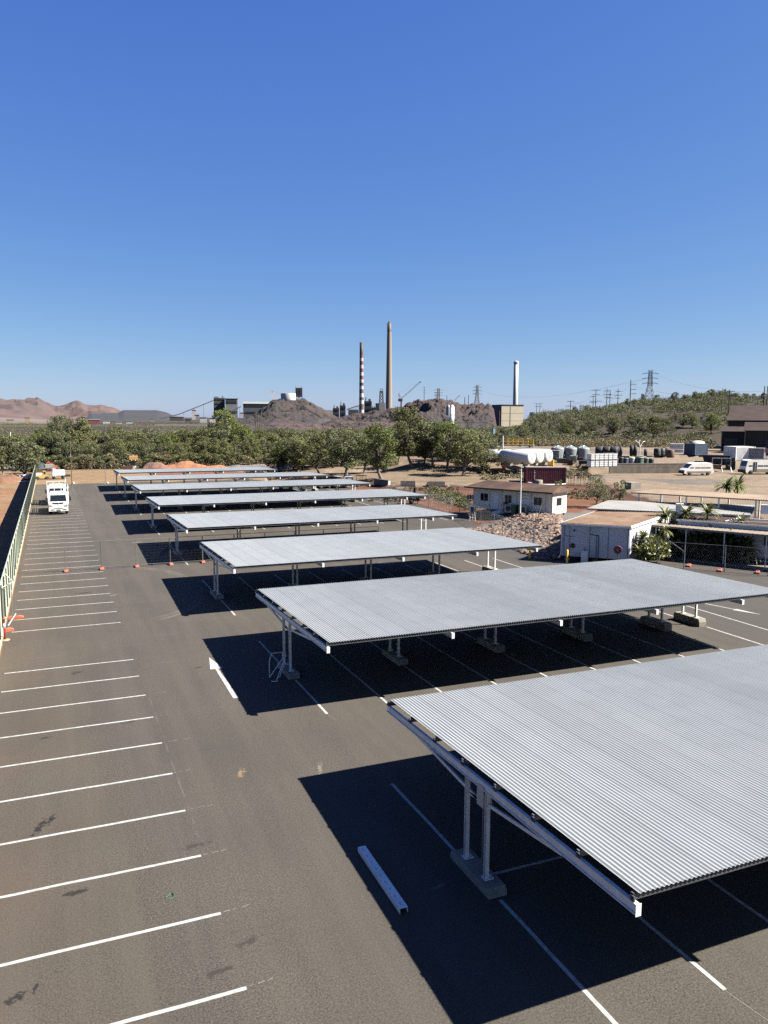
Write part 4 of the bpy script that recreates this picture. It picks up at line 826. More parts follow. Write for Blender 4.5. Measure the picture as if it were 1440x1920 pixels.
def container(name, label, a, b, mat, hgt=2.55, dep=2.4, group=None):
    a, b = np.array(a), np.array(b); d = b-a; Ln = float(np.linalg.norm(d[:2])); rz = math.atan2(d[1], d[0]); 
    t = thing(name, label, 'container', tuple(a), rz, group); m = MB(); m.box(Ln/2, dep/2, .05, Ln, dep, hgt-.1)
    n = int(Ln/.28)
    for i in range(n): m.box(.15+i*(Ln-.3)/(n-1), -.02, .18, .13, .04, hgt-.36)
    nd = int(dep/.28)
    for i in range(nd):
        m.box(-.02, .15+i*(dep-.3)/(nd-1), .18, .04, .13, hgt-.36); m.box(Ln+.02, .15+i*(dep-.3)/(nd-1), .18, .04, .13, hgt-.36)
    m.build('body', mat, t)
    m = MB(); 
    for x in (0, Ln):
        for y in (0, dep): m.box(x, y, 0, .16, .16, hgt)
    for z in (0, hgt-.14): m.box(Ln/2, 0, z+.001, Ln-.16, .13, .13); m.box(Ln/2, dep, z+.001, Ln-.16, .13, .13)
    m.build('frame', mat, t); MB().box(Ln/2, dep/2, hgt+.002, Ln, dep, .03).build('top', M('container_top', (.5, .42, .38), (.36, .26, .22), 1, .8) if mat is maroon else mat, t)
    return t, Ln
t, Ln = container('shipping_container', 'maroon shipping container standing above the cream hut', a, b, maroon)
tx = MB()
for i, (w_, h_) in enumerate(((.12, .2), (.2, .14), (.1, .22), (.18, .16), (.14, .2), (.2, .12))): tx.box(Ln*.2+(i % 2)*.06, -.047, 1.95-i*.25, w_, .006, h_)
tx.build('worn_lettering', white, t)
q = atg(1010, 909); t = thing('round_drum', 'pale round concrete drum in front of the maroon container', 'drum', (q[0], q[1], q[2]-.05)); MB().lathe([(0, .8), (.55, .8), (.6, .75), (.6, 0)], (0, 0, 0), 20).build('body', conc, t)
t = thing('lay_down_pipe', 'long white plastic pipe laid along the top of the dirt bank', 'pipe'); m = MB(); pp = [np.array(atg(x, y))+np.array([0, 0, .15]) for x, y in ((990, 907), (1015, 911), (1045, 911), (1062, 909))]; m.path([tuple(p) for p in pp], .12, 8); m.build('pipe', white, t)
t = thing('rebar_stack', 'rack of upright rusty reinforcing bars beside the maroon container', 'rack', atg(1088, 911), R(-38))
m = MB()
for i in range(16): m.tube((-1.7+i*.23+random.uniform(-.06, .06), random.uniform(-.4, .4), 0), (-1.7+i*.23+random.uniform(-.15, .15), random.uniform(-.4, .4), random.uniform(1.5, 2.1)), .035, .03, 5)
m.tube((-1.8, -.4, .9), (1.8, -.4, 1.0), .03, .03, 5).tube((-1.8, -.4, 1.7), (1.8, -.4, 1.75), .03, .03, 5); m.build('bars', rust, t)
# equipment trailers beside the fence
q = at(777, 945); t = thing('lighting_trailer', 'dark wheeled generator trailer at the end of the fourth carport', 'generator', q, R(-30)); MB().box(0, 0, .45, 1.5, .9, .95).build('casing', darksteel, t); MB().box(.0, -.46, .7, .5, .02, .3).build('panel', lightsteel, t); MB().box(0, 0, 1.4, .3, .3, .75).build('mast', darksteel, t); wheel(t, -.4, -.5, .28, .18, 'y'); wheel(t, -.4, .5, .28, .18, 'y')
MB().box(1.2, 0, .4, 1.0, .1, .08).build('drawbar', galv, t)
q = at(886, 977); t = thing('site_trolley', 'trolley with a blue box on top by the fence in front of the orange dirt', 'trolley', q, R(-30)); MB().box(0, 0, 1.0, .5, .4, .6).build('box', blue, t); MB().path([(-.3, -.25, .05), (-.2, -.1, 1.0)], .03, 6).path([(.3, -.25, .05), (.2, -.1, 1.0)], .03, 6).path([(0, .4, .05), (0, .1, 1.0)], .03, 6).path([(-.27, -.2, .4), (.27, -.2, .4)], .02, 6).build('stand', lightsteel, t)
# carts and gear parked under the far canopies
def cart(q, label, mat, rz):
    t = thing('utility_cart', label, 'cart', q, rz, 'carts under the far carports')
    m = MB(); m.prism([(-1.1, .35), (1.15, .35), (1.15, .8), (.5, .85), (.35, .6), (-.3, .6), (-.35, .95), (-1.1, .95)], -.55, .55); m.build('body', mat, t)
    for x in (-.45, .7):
        for y in (-.5, .5): MB().box(x, y, .9, .05, .05, .95).build('roof_post', darksteel, t)
    MB().box(.12, 0, 1.85, 1.5, 1.15, .06).build('roof', mat, t); MB().box(-.1, 0, .62, .4, 1, .3).build('seat', black, t)
    for x in (-.75, .75):
        for y in (-.5, .5): wheel(t, x, y, .26, .18, 'y')
cart(at(536, 918), 'dark utility cart parked under the sixth carport, leftmost of the carts', black, R(170)); cart(at(607, 916), 'dark utility cart in the middle of the carts beyond the sixth carport', darksteel, R(10)); cart(at(634, 915), 'pale utility cart next to the blue cabin', offwhite, R(20)); cart(at(676, 914), 'dark red utility cart at the right end of the row', M('cart_maroon', (.12, .04, .05), None, 3, .5), R(15))
q = at(655, 915); t = thing('portable_cabin', 'small blue portable cabin beyond the carports', 'cabin', q, R(-20)); MB().box(0, 0, .05, 1.2, 1.2, 1.7).build('body', M('cabin_blue', (.16, .38, .6), (.12, .3, .5), 2, .5), t); MB().box(0, -.61, .15, .7, .02, 1.4).build('door', lightsteel, t); MB().box(0, 0, 1.75, 1.25, 1.25, .1).build('roof', white, t)
# ---------------------------------------------------------------- upper yard
zw0, zw1 = 1.2, 2.8
a = (float(w0[0]), float(w0[1]), 1.15); b = (float(w1[0]+wd[0]*2), float(w1[1]+wd[1]*2), 1.15)
t = thing('retaining_wall', 'long weathered concrete retaining wall below the upper yard', 'wall'); m = MB(); m.bar((a[0], a[1], 2.05), (b[0], b[1], 2.05), .3, 1.8); m.build('wall', concd, t); MB().bar((a[0], a[1], 2.985), (b[0], b[1], 2.985), .36, .06).build('coping', conc, t)
m = MB(); rs = random.Random(4)
for i in range(26):   # faded dark scrawl, illegible in the photo
    u = .46+i*.0095+(.02 if i > 8 else 0)+(.03 if i > 13 else 0); p = lerp(a, b, u); z = 2.2+rs.uniform(-.12, .12); p2 = lerp(a, b, u+rs.uniform(-.006, .006)); 
    m.bar((p[0]-wn[0]*.153, p[1]-wn[1]*.153, z), (p2[0]-wn[0]*.153, p2[1]-wn[1]*.153, z+rs.uniform(.12, .35)), .06, .006, up=(wn[0], wn[1], 0))
m.build('faded_scrawl', M('faded_black', (.2, .17, .14), (.26, .22, .17), 4, .9), t)
# vans and bus
def windows_side(t, spans, z0, z1, y, parent, tilt=0):
    for i, (x0, x1) in enumerate(spans): MB().add([(x0, y, z0), (x1, y, z0), (x1-.03, y+.05, z1), (x0+(.25 if i == 0 and tilt else .0), y+.05, z1)], [(0, 1, 2, 3)]).build('side_window', glass, parent)
vanbody = M('dusty_white_paint', (.78, .77, .74), (.7, .66, .58), .9, .4, c3=(.66, .56, .40), s3=.5, amt3=.35, ka=.8)
t = thing('minivan', 'white and tan minivan parked in front of the retaining wall', 'van', atg(1305, 891), R(-14))
m = MB(); m.prism([(-2.75, .35), (2.6, .35), (2.7, .6), (2.68, 1.2), (2.5, 2.05), (2.2, 2.22), (-.9, 2.22), (-1.35, 2.05), (-2.15, 1.3), (-2.7, 1.0), (-2.78, .6)], -.93, .93); bd = m.build('body', vanbody, t)
windows_side(t, ((-1.75, -1.0), (-.75, .25), (.32, 1.25), (1.32, 2.2)), 1.28, 1.82, -.945, bd, 1)
MB().add([(-2.17, -.8, 1.32), (-2.17, .8, 1.32), (-1.42, .75, 2.0), (-1.42, -.75, 2.0)], [(0, 1, 2, 3)]).build('windscreen', glass, bd).location = (-.02, 0, .012)
MB().box(-2.78, 0, .35, .16, 1.8, .45).build('bumper', black, t); MB().box(0, -.94, .45, 4.6, .012, .32).build('tan_stripe', M('tan_paint', (.62, .52, .34), None, 2, .5), bd)
for s in (-1, 1): MB().box(-2.72, s*.7, .85, .12, .3, .16).build('headlight', lightsteel, bd)
for x in (-1.75, 1.7):
    for y in (-.86, .86): wheel(t, x, y, .35, .22, 'y')
t = thing('small_bus', 'white and tan bus cut off by the right edge of the photo', 'bus', atg(1426, 889), R(-16))
m = MB(); m.prism([(-3.5, .4), (3.4, .4), (3.45, 1.2), (3.4, 2.5), (3.1, 2.65), (-2.8, 2.65), (-3.2, 2.5), (-3.45, 1.5), (-3.55, 1.1)], -1.05, 1.05); bd = m.build('body', vanbody, t)
windows_side(t, ((-3.05, -2.25), (-1.3, -.2), (-.12, 1.0), (1.08, 2.1), (2.18, 3.1)), 1.45, 2.2, -1.065, bd, 1)
MB().add([(-3.475, -.95, 1.5), (-3.475, .95, 1.5), (-3.22, .9, 2.4), (-3.22, -.9, 2.4)], [(0, 1, 2, 3)]).build('windscreen', glass, bd).location = (-.03, 0, 0)
MB().box(-1.8, -1.065, .5, .7, .02, 1.75).build('door', glass, bd); MB().box(-1.8, -1.08, .5, .05, .02, 1.75).build('door_bar', white, bd)
MB().box(-3.7, 0, .35, .4, 1.9, .5).build('bull_bar', black, t); MB().box(.3, 0, 2.66, 4.4, 1.4, .12).build('roof_rack', darksteel, t); MB().box(.8, -1.07, .5, 4.6, .012, .5).build('tan_stripe', M('tan_paint_bus', (.62, .52, .34), None, 2, .5), bd)
for x in (-2.55, 1.9):
    for y in (-.95, .95): wheel(t, x, y, .42, .26, 'y')
# gantry frame
t = thing('gantry_frame', 'white steel frame on splayed feet between the van and the bus', 'frame', atg(1352, 885), R(-42))
m = MB()
for x in (-1.6, 0, 1.6): m.bar((x, -1.0, 0), (x, -.3, 2.6), .12) if x == 99 else m.box(x, 0, .2, .12, .12, 2.3)
m.box(0, 0, 2.5, 3.35, .12, .14)
for x in (-1.6, 0, 1.6): m.bar((x, -.1, .9), (x+.2, -1.2, 0), .12)
m.build('frame', lightsteel, t); m = MB().bar((-1.5, .1, .7), (0, .1, 1.6), .08).bar((0, .1, .7), (-1.5, .1, 1.6), .08).box(-.8, .2, .55, 1.5, .8, .8); m.build('rusty_load', M('pale_rust', (.5, .32, .18), (.38, .22, .12), 3, .8), t)
t = thing('skip_bin', 'black open skip behind the white frame', 'skip', atg(1343, 868), R(-45)); MB().prism([(-2.2, 0), (2.0, 0), (2.5, 1.5), (-2.6, 1.5)], -1.2, 1.2).build('tub', black, t); MB().box(0, 0, 1.5, 5.2, 2.5, .06).build('cover', darksteel, t)
t = thing('machine_pile', 'dark machinery standing between the frame and the bus', 'machinery', atg(1369, 880), R(-40)); MB().box(0, 0, 0, 1.6, 1.4, 1.6).box(.3, .2, 1.6, .8, .9, .6).build('body', black, t); wheel(t, -.5, -.8, .45, .3, 'y')
# white horizontal tanks with a yellow railed platform
tankw = M('tank_white', (.86, .86, .83), (.76, .76, .72), .7, .45, c3=(.6, .52, .42), s3=.4, amt3=.3, ka=.5)
def htank(cx, cy, cz, Ln, r, rz, label):
    t = thing('fuel_tank', label, 'tank', (cx, cy, cz), rz, 'white horizontal tanks in the upper yard')
    pr = [(0, -Ln/2-.28), (r*.5, -Ln/2-.22), (r*.85, -Ln/2-.1), (r, -Ln/2), (r, Ln/2), (r*.85, Ln/2+.1), (r*.5, Ln/2+.22), (0, Ln/2+.28)]
    MB().lathe(pr, (0, 0, r+.45), 28, 'x').build('shell', tankw, t)
    for x in (-Ln*.3, Ln*.3): MB().box(x, 0, 0, .3, r*1.6, .8).build('saddle', conc, t)
    m = MB().tube((Ln/2+.25, -.25*r, r+.75), (Ln/2+.262, .25*r, r+.75), .01, .01, 4); m = MB()
    for i, z in enumerate((.18, -.05, -.26)): m.box(Ln/2+.268+.01, 0, r+.45+z, .012, r*(.9-.18*i), .1)
    m.build('faded_lettering', M('faded_marking', (.5, .42, .42), None, 3, .7), t)
    return t
zt = 2.8; rt_ = 1.18
ends = [(997, 873), (1013, 871), (1030, 870)]; rzt = R(-70)
for i, (px_, py_) in enumerate(ends):
    q = at(px_-1, py_+2-i*.5, zt); q = np.array(q[:2]); ax_ = np.array([math.cos(rzt), math.sin(rzt)])
    c = q-ax_*3.1; htank(c[0]+.0, c[1], zt-.1, 6.2, rt_, rzt, ['white horizontal tank with a dark label on its side, nearest the yellow platform stairs', 'middle one of the three white horizontal tanks', 'white horizontal tank nearest the round water tanks'][i])
q = at(930, 871, zt); htank(q[0], q[1]+1, zt-.1, 6.5, rt_, R(-52), 'white horizontal tank half hidden behind the trees, left of the stairs')
q0 = at(968, 861, zt); t = thing('tank_platform', 'yellow railed platform with a stair across the tops of the white tanks', 'platform', (q0[0]-1.5, q0[1]+1.2, zt), R(-40))
MB().box(2.2, 0, 2.85, 6.4, .9, .1).build('deck', cream, t)
m = MB()
for y in (-.42, .42):
    for i in range(7): m.box(-.9+i*1.03, y, 2.95, .1, .1, 1.1)
    for z in (3.4, 4.0): m.box(2.2, y, z, 6.3, .1, .13)
m.build('railing', yellow, t)
m = MB().bar((-1, -.35, 2.85), (-3.6, -.35, .0), .06, .22).bar((-1, .35, 2.85), (-3.6, .35, .0), .06, .22).bar((-1, -.4, 3.9), (-3.6, -.4, 1.0), .06).bar((-1, .4, 3.9), (-3.6, .4, 1.0), .06); m.build('stair', lightsteel, t)
m = MB()
for x in (-.9, 5.3):
    for y in (-.4, .4): m.box(x, y, -.1, .12, .12, 2.95)
m.build('leg', lightsteel, t)
# yellow upright and barrier items before the tanks
for px_, py_, w_, h_, mt, lab in ((1033, 873, 1.0, 1.1, yellow, 'yellow cabinet at the end of the white tanks'), (1018, 874, 1.6, .8, galv, 'grey trough in front of the white tanks'), (945, 879, .7, .9, orange, 'orange barrier in front of the platform stairs'), (1052, 867, 1.5, .8, green, 'low green crate in front of the round tanks'), (1059, 868, .9, .8, maroon, 'maroon crate beside the low green crate'), (1069, 872, 1.0, .95, darksteel, 'black crate in front of the pale round tub'), (1090, 868, .8, 1.0, maroon, 'maroon crate left of the stacked white containers'), (1098, 871, 2.4, .6, black, 'low dark pallet load left of the stacked white containers')):
    q = atg(px_, py_); t = thing('yard_crate', lab, 'crate', q, R(-40)); MB().box(0, 0, 0, w_, w_*.8, h_).build('body', mt, t); m = MB()
    for s in (-1, 1): m.box(s*w_*.48, -w_*.4-.015, 0, .06, .03, h_)
    m.box(0, -w_*.4-.02, h_-.08, w_, .03, .07); m.build('rim', mt, t)
q = atg(1075, 868); t = thing('plastic_tub', 'pale green round tub in front of the middle water tank', 'tub', q); MB().lathe([(0, .05), (.62, .05), (.7, 1.15), (.75, 1.2), (.65, 1.2), (.6, .2)], (0, 0, 0), 20).build('tub', M('tub_pale', (.45, .6, .52), (.38, .5, .44), 2, .5), t)
q = atg(1041, 866); t = thing('pipe_rail', 'white pipe hoop beside the yellow cabinet', 'rail', q, R(-40)); MB().path([(-.8, 0, 0), (-.8, 0, 2.2), (.8, 0, 2.2), (.8, 0, 0)], .06, 8).build('hoop', white, t)
for i, (px_, lab) in enumerate(((1045, 'grey round water tank nearest the white tanks'), (1069.5, 'middle one of three grey round water tanks'), (1093, 'grey round water tank nearest the stacked containers'))):
    q = at(px_, 863.5, 2.8); t = thing('water_tank', lab, 'water tank', (q[0]+.6, q[1]+.9, 2.75), 0, 'grey round water tanks in the upper yard'); r_ = 1.3
    pr = [(0, 0), (r_, 0), (r_, .3)]
    for k in range(8): pr += [(r_+.008, .35+k*.24), (r_-.0, .45+k*.24)]
    pr += [(r_, 2.35), (r_*.93, 2.5), (r_*.35, 2.85), (0, 2.88)]; MB().lathe(pr, (0, 0, 0), 28).build('shell', polygreen, t)
    m = MB()
    for k in range(8):
        a = k*math.pi/4+.2; m.bar((r_*.9*math.cos(a), r_*.9*math.sin(a), 2.54), (r_*.3*math.cos(a), r_*.3*math.sin(a), 2.89), .14, .08)
    m.lathe([(0, .16), (.3, .14), (.32, 0)], (0, 0, 2.86), 12); m.build('lid_ribs', M('lit_tank_lid', (.5, .56, .55), None, 2, .5, ka=.6), t); MB().box(.72*r_, -.72*r_, .9, .16, .16, .35).build('label_plate', white, t)  # lid painted paler than the body, as the sunlit top
# caged liquid containers, two high
def ibc(q, label, rz):
    t = thing('liquid_container', label, 'container', q, rz, 'stacked white caged containers'); MB().box(0, 0, .15, 1.0, .95, .95).build('tank', white, t); MB().box(0, 0, 0, 1.05, 1.0, .13).build('pallet', bluec, t); m = MB()
    for x in (-.53, -.26, 0, .26, .53):
        for y in (-.5, .5): m.box(x, y, .13, .025, .025, 1.02)
    for z in (.45, .8, 1.12):
        for y in (-.51, .51): m.box(0, y, z, 1.08, .02, .02)
    m.build('cage', galv, t); return t
qa = np.array(at(1108, 875.5, 2.8)); qb = np.array(at(1149, 874, 2.8)); first = None
for i in range(6):
    for j in range(2):
        p = qa+(qb-qa)*(i/5); q = (p[0], p[1], 2.76+j*1.19); lab = f"{['lower', 'upper'][j]} white caged container in the {ords[i]} stack from the left"
        if first is None: first = ibc(q, lab, R(12))
        else: dup(first, q, R(12+random.uniform(-3, 3)), lab)
def coil(px_, py_, r_, w_, rz, label, n=1, mt=black):
    q = atg(px_, py_); t = thing('pipe_coil', label, 'coil', q, rz, 'black pipe coils in the upper yard')
    for k in range(n):
        MB().lathe([(r_*.55, -w_/2), (r_*.9, -w_/2), (r_, -w_*.3), (r_, w_*.3), (r_*.9, w_/2), (r_*.55, w_/2), (r_*.55, -w_/2)], ((k-(n-1)/2)*w_*1.05, 0, r_), 22, 'x').build('coil', mt, t)
coil(1137, 858, 1.15, 1.5, R(-45), 'long row of black pipe coils nearest the water tanks', 3); coil(1160, 857, 1.15, .6, R(-30), 'pair of black coils at the right end of the long coil row', 2); coil(1187, 857, 1.25, .7, R(-35), 'group of black coils beside the dead white tree', 2); coil(1210, 856, .8, .7, R(-40), 'small black coil right of the dead white tree', 1)
for i, (px_, lab, mt) in enumerate(((1232, 'black bale at the left of the dark bales near the track', black), (1240, 'greenish bale in the row near the track', darksteel), (1248, 'dark bale third in the row near the track', black), (1257, 'rust brown bale at the right end of the row near the track', rust))):
    q = atg(px_, 858); t = thing('scrap_bale', lab, 'bale', q, R(-40), 'dark bales near the track'); MB().lathe([(0, 0), (.75, .0), (.8, .2), (.78, 1.5), (.6, 1.7), (0, 1.72)], (0, 0, 0), 14).build('wrap', mt, t); MB().lathe([(.815, .5), (.815, .58)], (0, 0, 0), 14).build('strap', galv, t)
for i, (px_, h_, mt, lab) in enumerate(((1153, 1.3, M('purple_tub', (.16, .1, .2), None, 3, .6), 'purple grey tub beside the stacked white containers'), (1163, 1.5, darksteel, 'dark tub second from the stacked white containers'), (1172, 1.4, M('slate_tub', (.12, .13, .18), None, 3, .6), 'slate grey tub left of the white bag'), (1184, 1.5, offwhite, 'white bulk bag among the tubs'), (1197, 1.6, M('ribbed_tank', (.15, .2, .16), (.1, .14, .11), 4, .6), 'big ribbed greenish tub right of the white bulk bag'), (1210, 1.4, M('green_tub', (.1, .16, .12), None, 4, .6), 'green tub second from the right end'), (1219, 1.3, darksteel, 'black and green tub at the right end of the tubs'))):
    q = atg(px_, 873); t = thing('bulk_tub', lab, 'tub', q, R(-40), 'tubs along the edge of the upper yard'); rr_ = .62 if i != 4 else .95
    pr = [(0, 0), (rr_*.92, 0)]+[(rr_*(1 if k % 2 else .96), .1+k*h_/8) for k in range(8)]+[(rr_*.8, h_*1.02), (0, h_*1.04)]; MB().lathe(pr, (0, 0, 0), 16).build('shell', mt, t); MB().lathe([(rr_*1.03, h_*.86), (rr_*1.03, h_*.93)], (0, 0, 0), 16).build('rim', mt, t)
t = thing('rusty_skid', 'low rusty skid lying right of the tubs', 'skid', atg(1226, 874), R(-42)); MB().box(0, 0, .05, 2.2, 1, .2).build('base', rust, t); MB().tube((-1, 0, .4), (1, 0, .4), .15, .15, 10).build('pipe', rust, t)
t = thing('timber_stack', 'stack of grey sheets at the edge of the scrub', 'stack', atg(1269, 848), R(-45))
for i in range(3): MB().box(0, 0, .1+i*.75, 3.2, 1.8, .55).build('pack', lightsteel, t)
container('site_container', 'blue grey shipping container in the open yard left of the dark shed', atg(1303, 854), atg(1326, 855), bluec, 2.6, 3.4)
t = thing('tarp_pile', 'cream tarpaulin bundle on top of the blue grey container', 'tarpaulin', (0, 0, 0)); q = np.array(atg(1303, 854)); q2 = np.array(atg(1326, 855)); dq = (q2-q)/np.linalg.norm(q2-q); nq = np.array([-dq[1], dq[0]]); c = q[:2]+dq[:2]*2.6+nq*2.0
m = MB().lathe([(1.5, 0), (1.3, .4), (.8, .6), (0, .65)], (0, 0, 0), 12); m.v = [(x*1.3, y*.8, z) for x, y, z in m.v]; o = m.build('cover', cream, t); t.location = (c[0], c[1], q[2]+2.64)
t1, _ = container('white_container', 'clean white container in front of the dark shed', atg(1357, 862), atg(1379, 864), white, 2.75, 4.5)
t1, _ = container('pale_container', 'long pale grey container right of the clean white one', atg(1389, 863), atg(1431, 866), M('pale_container_paint', (.55, .55, .55), (.45, .44, .44), 1, .6), 2.5, 2.4)
# shed complex
tw = M('shed_wall', (.10, .095, .095), (.07, .068, .07), .5, .85, stretch=(1, 1, .2), spec=.1); tr_ = M('shed_roof', (.13, .095, .085), (.10, .075, .068), .4, .9, spec=.1)
def shed(label, base, w_, d_, h0, h1, rz, apron=None):
    t = thing('industrial_shed', label, 'shed', base, rz, 'dark sheds at the right edge'); m = MB()
    m.box(w_/2, d_/2, 0, w_, d_, h0)
    n = int(w_/.9)
    for i in range(n): m.box(.3+i*(w_-.6)/(n-1), -.03, .1, .12, .05, h0-.15)
    m.build('wall', tw, t)
    r_ = MB(); o_ = .5; r_.add([(-o_, -o_, h0), (w_+o_, -o_, h0), (w_+o_, d_/2, h1), (-o_, d_/2, h1), (-o_, d_+o_, h0), (w_+o_, d_+o_, h0)], [(0, 1, 2, 3), (3, 2, 5, 4), (0, 3, 4), (1, 5, 2)]); r_.add([(-o_, -o_, h0-.12), (w_+o_, -o_, h0-.12), (w_+o_, -o_, h0), (-o_, -o_, h0)], [(0, 1, 2, 3)]); r_.build('roof', tr_, t)
    MB().box(w_*.25, -.06, 0, 3.2, .08, 3.4).build('roller_door', darksteel, t); MB().tube((-.1, -.1, 0), (-.1, -.1, h0), .08, .08, 8).build('downpipe', galv, t)
    return t
q = at(1352, 846, 2.8); shed('low dark lean-to shed at the left end of the shed group', q, 9, 8, 5.2, 6.4, R(-50))
q = at(1374, 842, 2.8); shed('tall dark shed with the highest brown roof', (q[0]+3, q[1]+5, 2.6), 34, 22, 8.2, 12.6, R(-52))
q = at(1396, 850, 2.8); shed('dark shed with a brown roof in front of the tallest shed', q, 24, 9, 5.6, 7.6, R(-50))
t = thing('warning_sign', 'small pale sign on a post before the pale grey container', 'sign', atg(1437, 868), R(-40)); MB().box(0, 0, 0, .08, .08, 2.6).build('post', galv, t); MB().box(0, -.05, 2.0, 1.0, .03, .9).build('board', M('sign_face', (.7, .5, .45), None, 3, .5), t); MB().box(0, -.07, 2.35, .7, .01, .18).build('marking', red, t)
t = thing('lamp_pole', 'grey lamp pole rising behind the white horizontal tanks', 'lamp post', atg(942, 868)); q = t.location
MB().tube((0, 0, 0), (0, 0, 5.2), .13, .1, 10).build('shaft', lightsteel, t); MB().box(0, 0, 5.2, .5, .3, .15).build('lamp_head', darksteel, t)
t = thing('gate_post', 'short pale lamp post beside the maroon container', 'lamp post', atg(976, 905)); MB().tube((0, 0, 0), (0, 0, 2.7), .06, .05, 8).build('shaft', lightsteel, t); MB().box(.1, 0, 2.7, .3, .15, .1).build('lamp_head', white, t)
# ---------------------------------------------------------------- foliage
gumleaf = [M(n, c1, c2, .8, .6, isl=.75, trans=.22, spec=.15) for n, c1, c2 in (('olive_leaf', (.35, .355, .15), (.22, .23, .095)), ('grey_green_leaf', (.31, .33, .165), (.19, .21, .10)), ('bright_leaf', (.36, .41, .13), (.23, .28, .08)), ('dry_leaf', (.44, .37, .21), (.30, .25, .14)))]
palmleaf = M('palm_leaf', (.38, .38, .09), (.14, .18, .04), 2.5, .5, isl=.6, trans=.25)
def leaves(centres, radii, n, size, seed, flat=.8, droop=0):
    g = np.random.default_rng(seed); k = g.choice(len(centres), n, p=np.array(radii)**2/np.sum(np.array(radii)**2)); d = g.normal(size=(n, 3)); d /= np.linalg.norm(d, axis=1)[:, None]
    rad = np.array(radii)[k]*g.uniform(.35, 1.0, n)**.5; P = np.array(centres)[k]+d*rad[:, None]*np.array([1, 1, flat]); P[:, 2] -= droop*g.uniform(0, 1, n)**2
    a = g.normal(size=(n, 3)); a /= np.linalg.norm(a, axis=1)[:, None]; b = np.cross(a, g.normal(size=(n, 3))); b /= np.linalg.norm(b, axis=1)[:, None]; s = size*g.uniform(.6, 1.3, (n, 1)); a = a*s; b = b*s*.55
    V = np.stack([P-a, P+b, P+a, P-b], 1).reshape(-1, 3); return V, np.arange(4*n).reshape(n, 4)
def mesh_only(name, V, Fq, mat): return npmesh(name, V, Fq, mat, False)
def tree_proto(h, cw, seed, nclump, n, size, mat, bmat, base=.28, droop=.3):
    """returns (trunk mesh, crown mesh): limbs run from the trunk to each leaf clump"""
    g = random.Random(seed); C_, R_ = [], []; m = MB()
    fork = h*base; lean = (g.uniform(-.06, .06)*h, g.uniform(-.06, .06)*h)
    top = (lean[0], lean[1], fork); m.tube((0, 0, -.3), top, .028*h, .019*h, 7)
    for i in range(nclump):
        f = (i+.5)/nclump; a = i*2.4+g.uniform(-.5, .5); z = fork+(h-fork)*(.12+.83*f)*g.uniform(.9, 1.03); wr = cw/2*math.sin(math.pi*min(1, .22+.70*f))**.8*g.uniform(.35, 1.0)
        c = (wr*math.cos(a)+lean[0], wr*math.sin(a)+lean[1], min(z, h*.97)); r_ = cw*g.uniform(.09, .19); C_.append(c); R_.append(r_)
        mid = (top[0]+(c[0]-top[0])*.45+g.uniform(-.2, .2), top[1]+(c[1]-top[1])*.45, top[2]+(c[2]-top[2])*.6)
        m.tube(top, mid, .012*h, .007*h, 5, False); m.tube(mid, c, .007*h, .003*h, 4, False)
    V, Fq = leaves(C_, R_, n, size, seed, .75, droop)
    me = bpy.data.meshes.new('trunk'); me.from_pydata(m.v, [], m.f); me.materials.append(bmat)
    return me, mesh_only('crown', V, Fq, mat)
def plant(q, P, scale, rz, name, label, cat, group=None):
    t = bpy.data.objects.new(name, None); COL.objects.link(t); t.location = q; t.rotation_euler.z = rz; t.scale = scale if hasattr(scale, '__len__') else (scale,)*3; tag(t, label, cat, group)
    for nm, me in (('trunk', P[0]), ('crown', P[1])): o = bpy.data.objects.new(nm, me); COL.objects.link(o); o.parent = t
    return t
PR = [tree_proto(9, 6.5, s, 24+s % 5, 4600, .16, gumleaf[s % 2 if s != 5 else 2], darkbark if s % 3 else bark, .10+.03*(s % 4)) for s in range(1, 9)]
SH = [tree_proto(3.2, 4.2, 20+s, 9, 1500, .13, gumleaf[(3, 0, 1)[s]], darkbark, .1, .1) for s in range(3)]
TALL = [tree_proto(13, 8, 31+s, 32, 8000, .17, gumleaf[(0, 2, 1)[s]], bark, .17, .7) for s in range(3)]
NT = 0
def fill(label, group, pxr, base_y, dist, tops, n, protos, hs=9.0, jitter=6, sq=(.9, 1.25), name='gum_tree'):
    """a row of individually placed trees between two picture columns at about one distance"""
    global NT
    for i in range(n):
        px_ = pxr[0]+(pxr[1]-pxr[0])*(i+.5)/n+random.uniform(-jitter, jitter); d = random.uniform(*dist)
        v = far(px_, 785, d); x, y = v[0], v[1]; z = float(gz(x, y)); yt = float(np.interp(px_, [a for a, b in tops], [b for a, b in tops]))+random.uniform(-3, 8)
        top = far(px_, yt, d)[2]; s = max(1.5, top-z)/hs; k = random.uniform(*sq)
        plant((x, y, z-.05), random.choice(protos), (s*k, s*k, s), random.uniform(0, 6.28), name, label, 'tree', group); NT += 1
T1 = [(-60, 812), (0, 812), (60, 806), (90, 796), (160, 800), (250, 800), (330, 803), (400, 796), (460, 800), (520, 801), (600, 803), (700, 800), (800, 796), (950, 800)]
fill('grey green gum tree in the back of the dense belt beyond the far dirt strip', 'trees in the back of the belt', (-50, 690), 0, (212, 250), T1, 52, PR)
fill('gum tree in the middle of the dense belt beyond the far dirt strip', 'trees in the middle of the belt', (-50, 690), 0, (190, 210), [(a, b+7) for a, b in T1], 50, PR)
fill('gum tree along the front of the dense belt beyond the far dirt strip', 'trees at the front of the belt', (110, 650), 0, (181, 188), [(a, b+22) for a, b in T1], 30, PR, sq=(.85, 1.1))
fill('low dry shrub along the front edge of the tree belt', 'shrubs along the front of the belt', (60, 620), 0, (177, 182), [(0, 852), (700, 852)], 46, SH, 3.2, 5, (1, 1.5), 'shrub')
